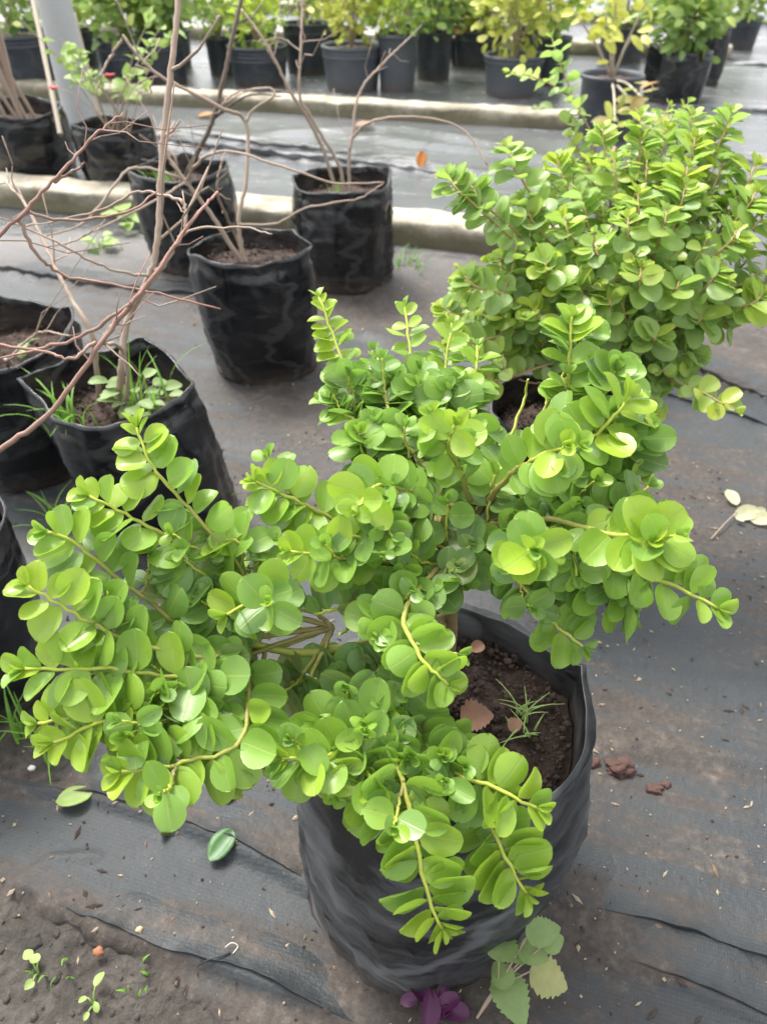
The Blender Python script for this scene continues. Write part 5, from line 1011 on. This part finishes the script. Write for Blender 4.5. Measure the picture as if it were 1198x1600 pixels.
# seedling, tufts and weeds on the ground
pw = on(148, 1570); r = root('seedling', pw, 'small light green seedling in the bare earth at lower left', 'weed')
weed(r, pw, [(0, .014, .016, .018, 75, OVAL), (-.007, .004, .012, .011, 200, OVAL), (.003, .0, .01, .012, 300, OVAL), (-.003, -.009, .006, .010, 260, OVAL)], M_palew)
pw = on(60, 1520); r = root('seedling', pw, 'tiny seedling with round leaves beside a grass tuft at lower left', 'weed'); weed(r, pw, [(0, .01, .012, .014, 160, HEART), (-.012, .014, .010, .014, 140, HEART), (.0, -.012, .008, .012, 240, HEART)], M_palew)
for px, py, n_, h_, lb in [(85, 1520, 5, .03, 'short grass tuft in the bare earth at lower left'), (45, 1150, 12, .15, 'long bluish grass blades beside the left edge under the shrub'), (90, 820, 16, .10, 'grass tuft by the foot of the bag at the left edge, behind the near shrub'), (325, 800, 12, .09, 'grass tuft at the foot of the leaning bag with the pointed rim'),
                           (640, 415, 20, .07, 'mossy green tuft against the mossy kerb right of the wrinkled bag'), (160, 395, 14, .05, 'grass tuft on the dirt between the left bags and the kerb'), (90, 1180, 9, .12, 'loose grass blades just right of the white pebble'), (205, 1545, 7, .01, 'low moss tuft beside the small light green seedling')]:
    pw = on(px, py); me = grass(None, 'grass_tuft', pw, n_, h_, M_grass, .012 if py > 700 else .035, .9, .0022 if py > 700 else .003, True); me.transform(Matrix.Translation(-pw)); tag(link('grass_tuft', me, loc=pw), lb, 'grass')
for px, py, s_, lb in [(162, 388, .05, 'low green weed on the dirt in front of the mossy kerb'), (205, 358, .07, 'broad-leaved weed at the mossy kerb left of the slanting-stem bag'), (835, 190, .09, 'green weed against the front of the long kerb')]:
    pw = on(px, py); r = root('weed', pw, lb, 'weed'); weed(r, pw, sprig(0, 9, s_*1.1, s_), M_palew if px < 800 else M_weed)
# litter: chips, crumbs, bits of stalk, too many to count
vs, fs = [], []
mi = []
XYK = np.array([(random.uniform(-.6, .8), random.uniform(.15, 1.6)) if k < 2200 else (random.uniform(-2, 2), random.uniform(1, 3)) for k in range(3200)]); GZK = ground_h(XYK[:, 0], XYK[:, 1]); SMK = soil_mask(XYK[:, 0], XYK[:, 1])
for k in range(3200):
    x, y = float(XYK[k, 0]), float(XYK[k, 1])
    if SMK[k] < 0 and k % 3: continue
    z = float(GZK[k])+.0135; s_ = random.choice((.0012, .0015, .002, .003))*random.uniform(.6, 1.2); l = s_*random.choice((1, 1, 2, 3.5)); a = random.uniform(0, 6.28); ca, sa = math.cos(a), math.sin(a); b = len(vs)
    for dx, dy, dz in ((-l, 0, 0), (0, -s_, 0), (l, 0, 0), (0, s_, 0), (0, 0, s_*.9)): vs.append((x+dx*ca-dy*sa, y+dx*sa+dy*ca, z+dz))
    fs += [(b, b+1, b+4), (b+1, b+2, b+4), (b+2, b+3, b+4), (b+3, b, b+4)]; mi += [random.choice((0, 0, 0, 1, 1, 2))]*4
me = mesh('litter', vs, fs, plain('dark_crumbs', (.05, .035, .027)), smooth=False); me.materials.append(plain('pale_chips', (.4, .32, .22))); me.materials.append(plain('brown_chips', (.2, .13, .08))); me.polygons.foreach_set('material_index', mi)
o = link('litter', me); o['kind'] = 'stuff'; o['label'] = 'fine crumbs and chips strewn over the mat'
# clods in the bare earth
vs, fs = [], []; bm0 = bmesh.new(); bmesh.ops.create_icosphere(bm0, subdivisions=1, radius=1); iv = [v.co.copy() for v in bm0.verts]; jf = [[v.index for v in f.verts] for f in bm0.faces]; bm0.free()
for k in range(260):
    x, y = random.uniform(-.6, -.08), random.uniform(.15, .55)
    if soil_mask(np.array([x]), np.array([y]))[0] > -.005: continue
    s_ = random.choice((.003, .004, .007))*random.uniform(.7, 1.5); z = float(soil_h(np.array([x]), np.array([y]))[0])+.004; b = len(vs)
    for v in iv: n_ = 1+noise.noise(v*1.3+Vector((k, 0, 0)))*.6; vs.append((x+v.x*s_*n_, y+v.y*s_*n_, z+v.z*s_*.6*n_))
    fs += [tuple(i+b for i in f) for f in jf]
o = link('gravel', mesh('gravel', vs, fs, M_earth)); o['kind'] = 'stuff'; o['label'] = 'clods on the bare earth at lower left'
print('leaves', len(LEAVES), 'objects', len(bpy.data.objects))
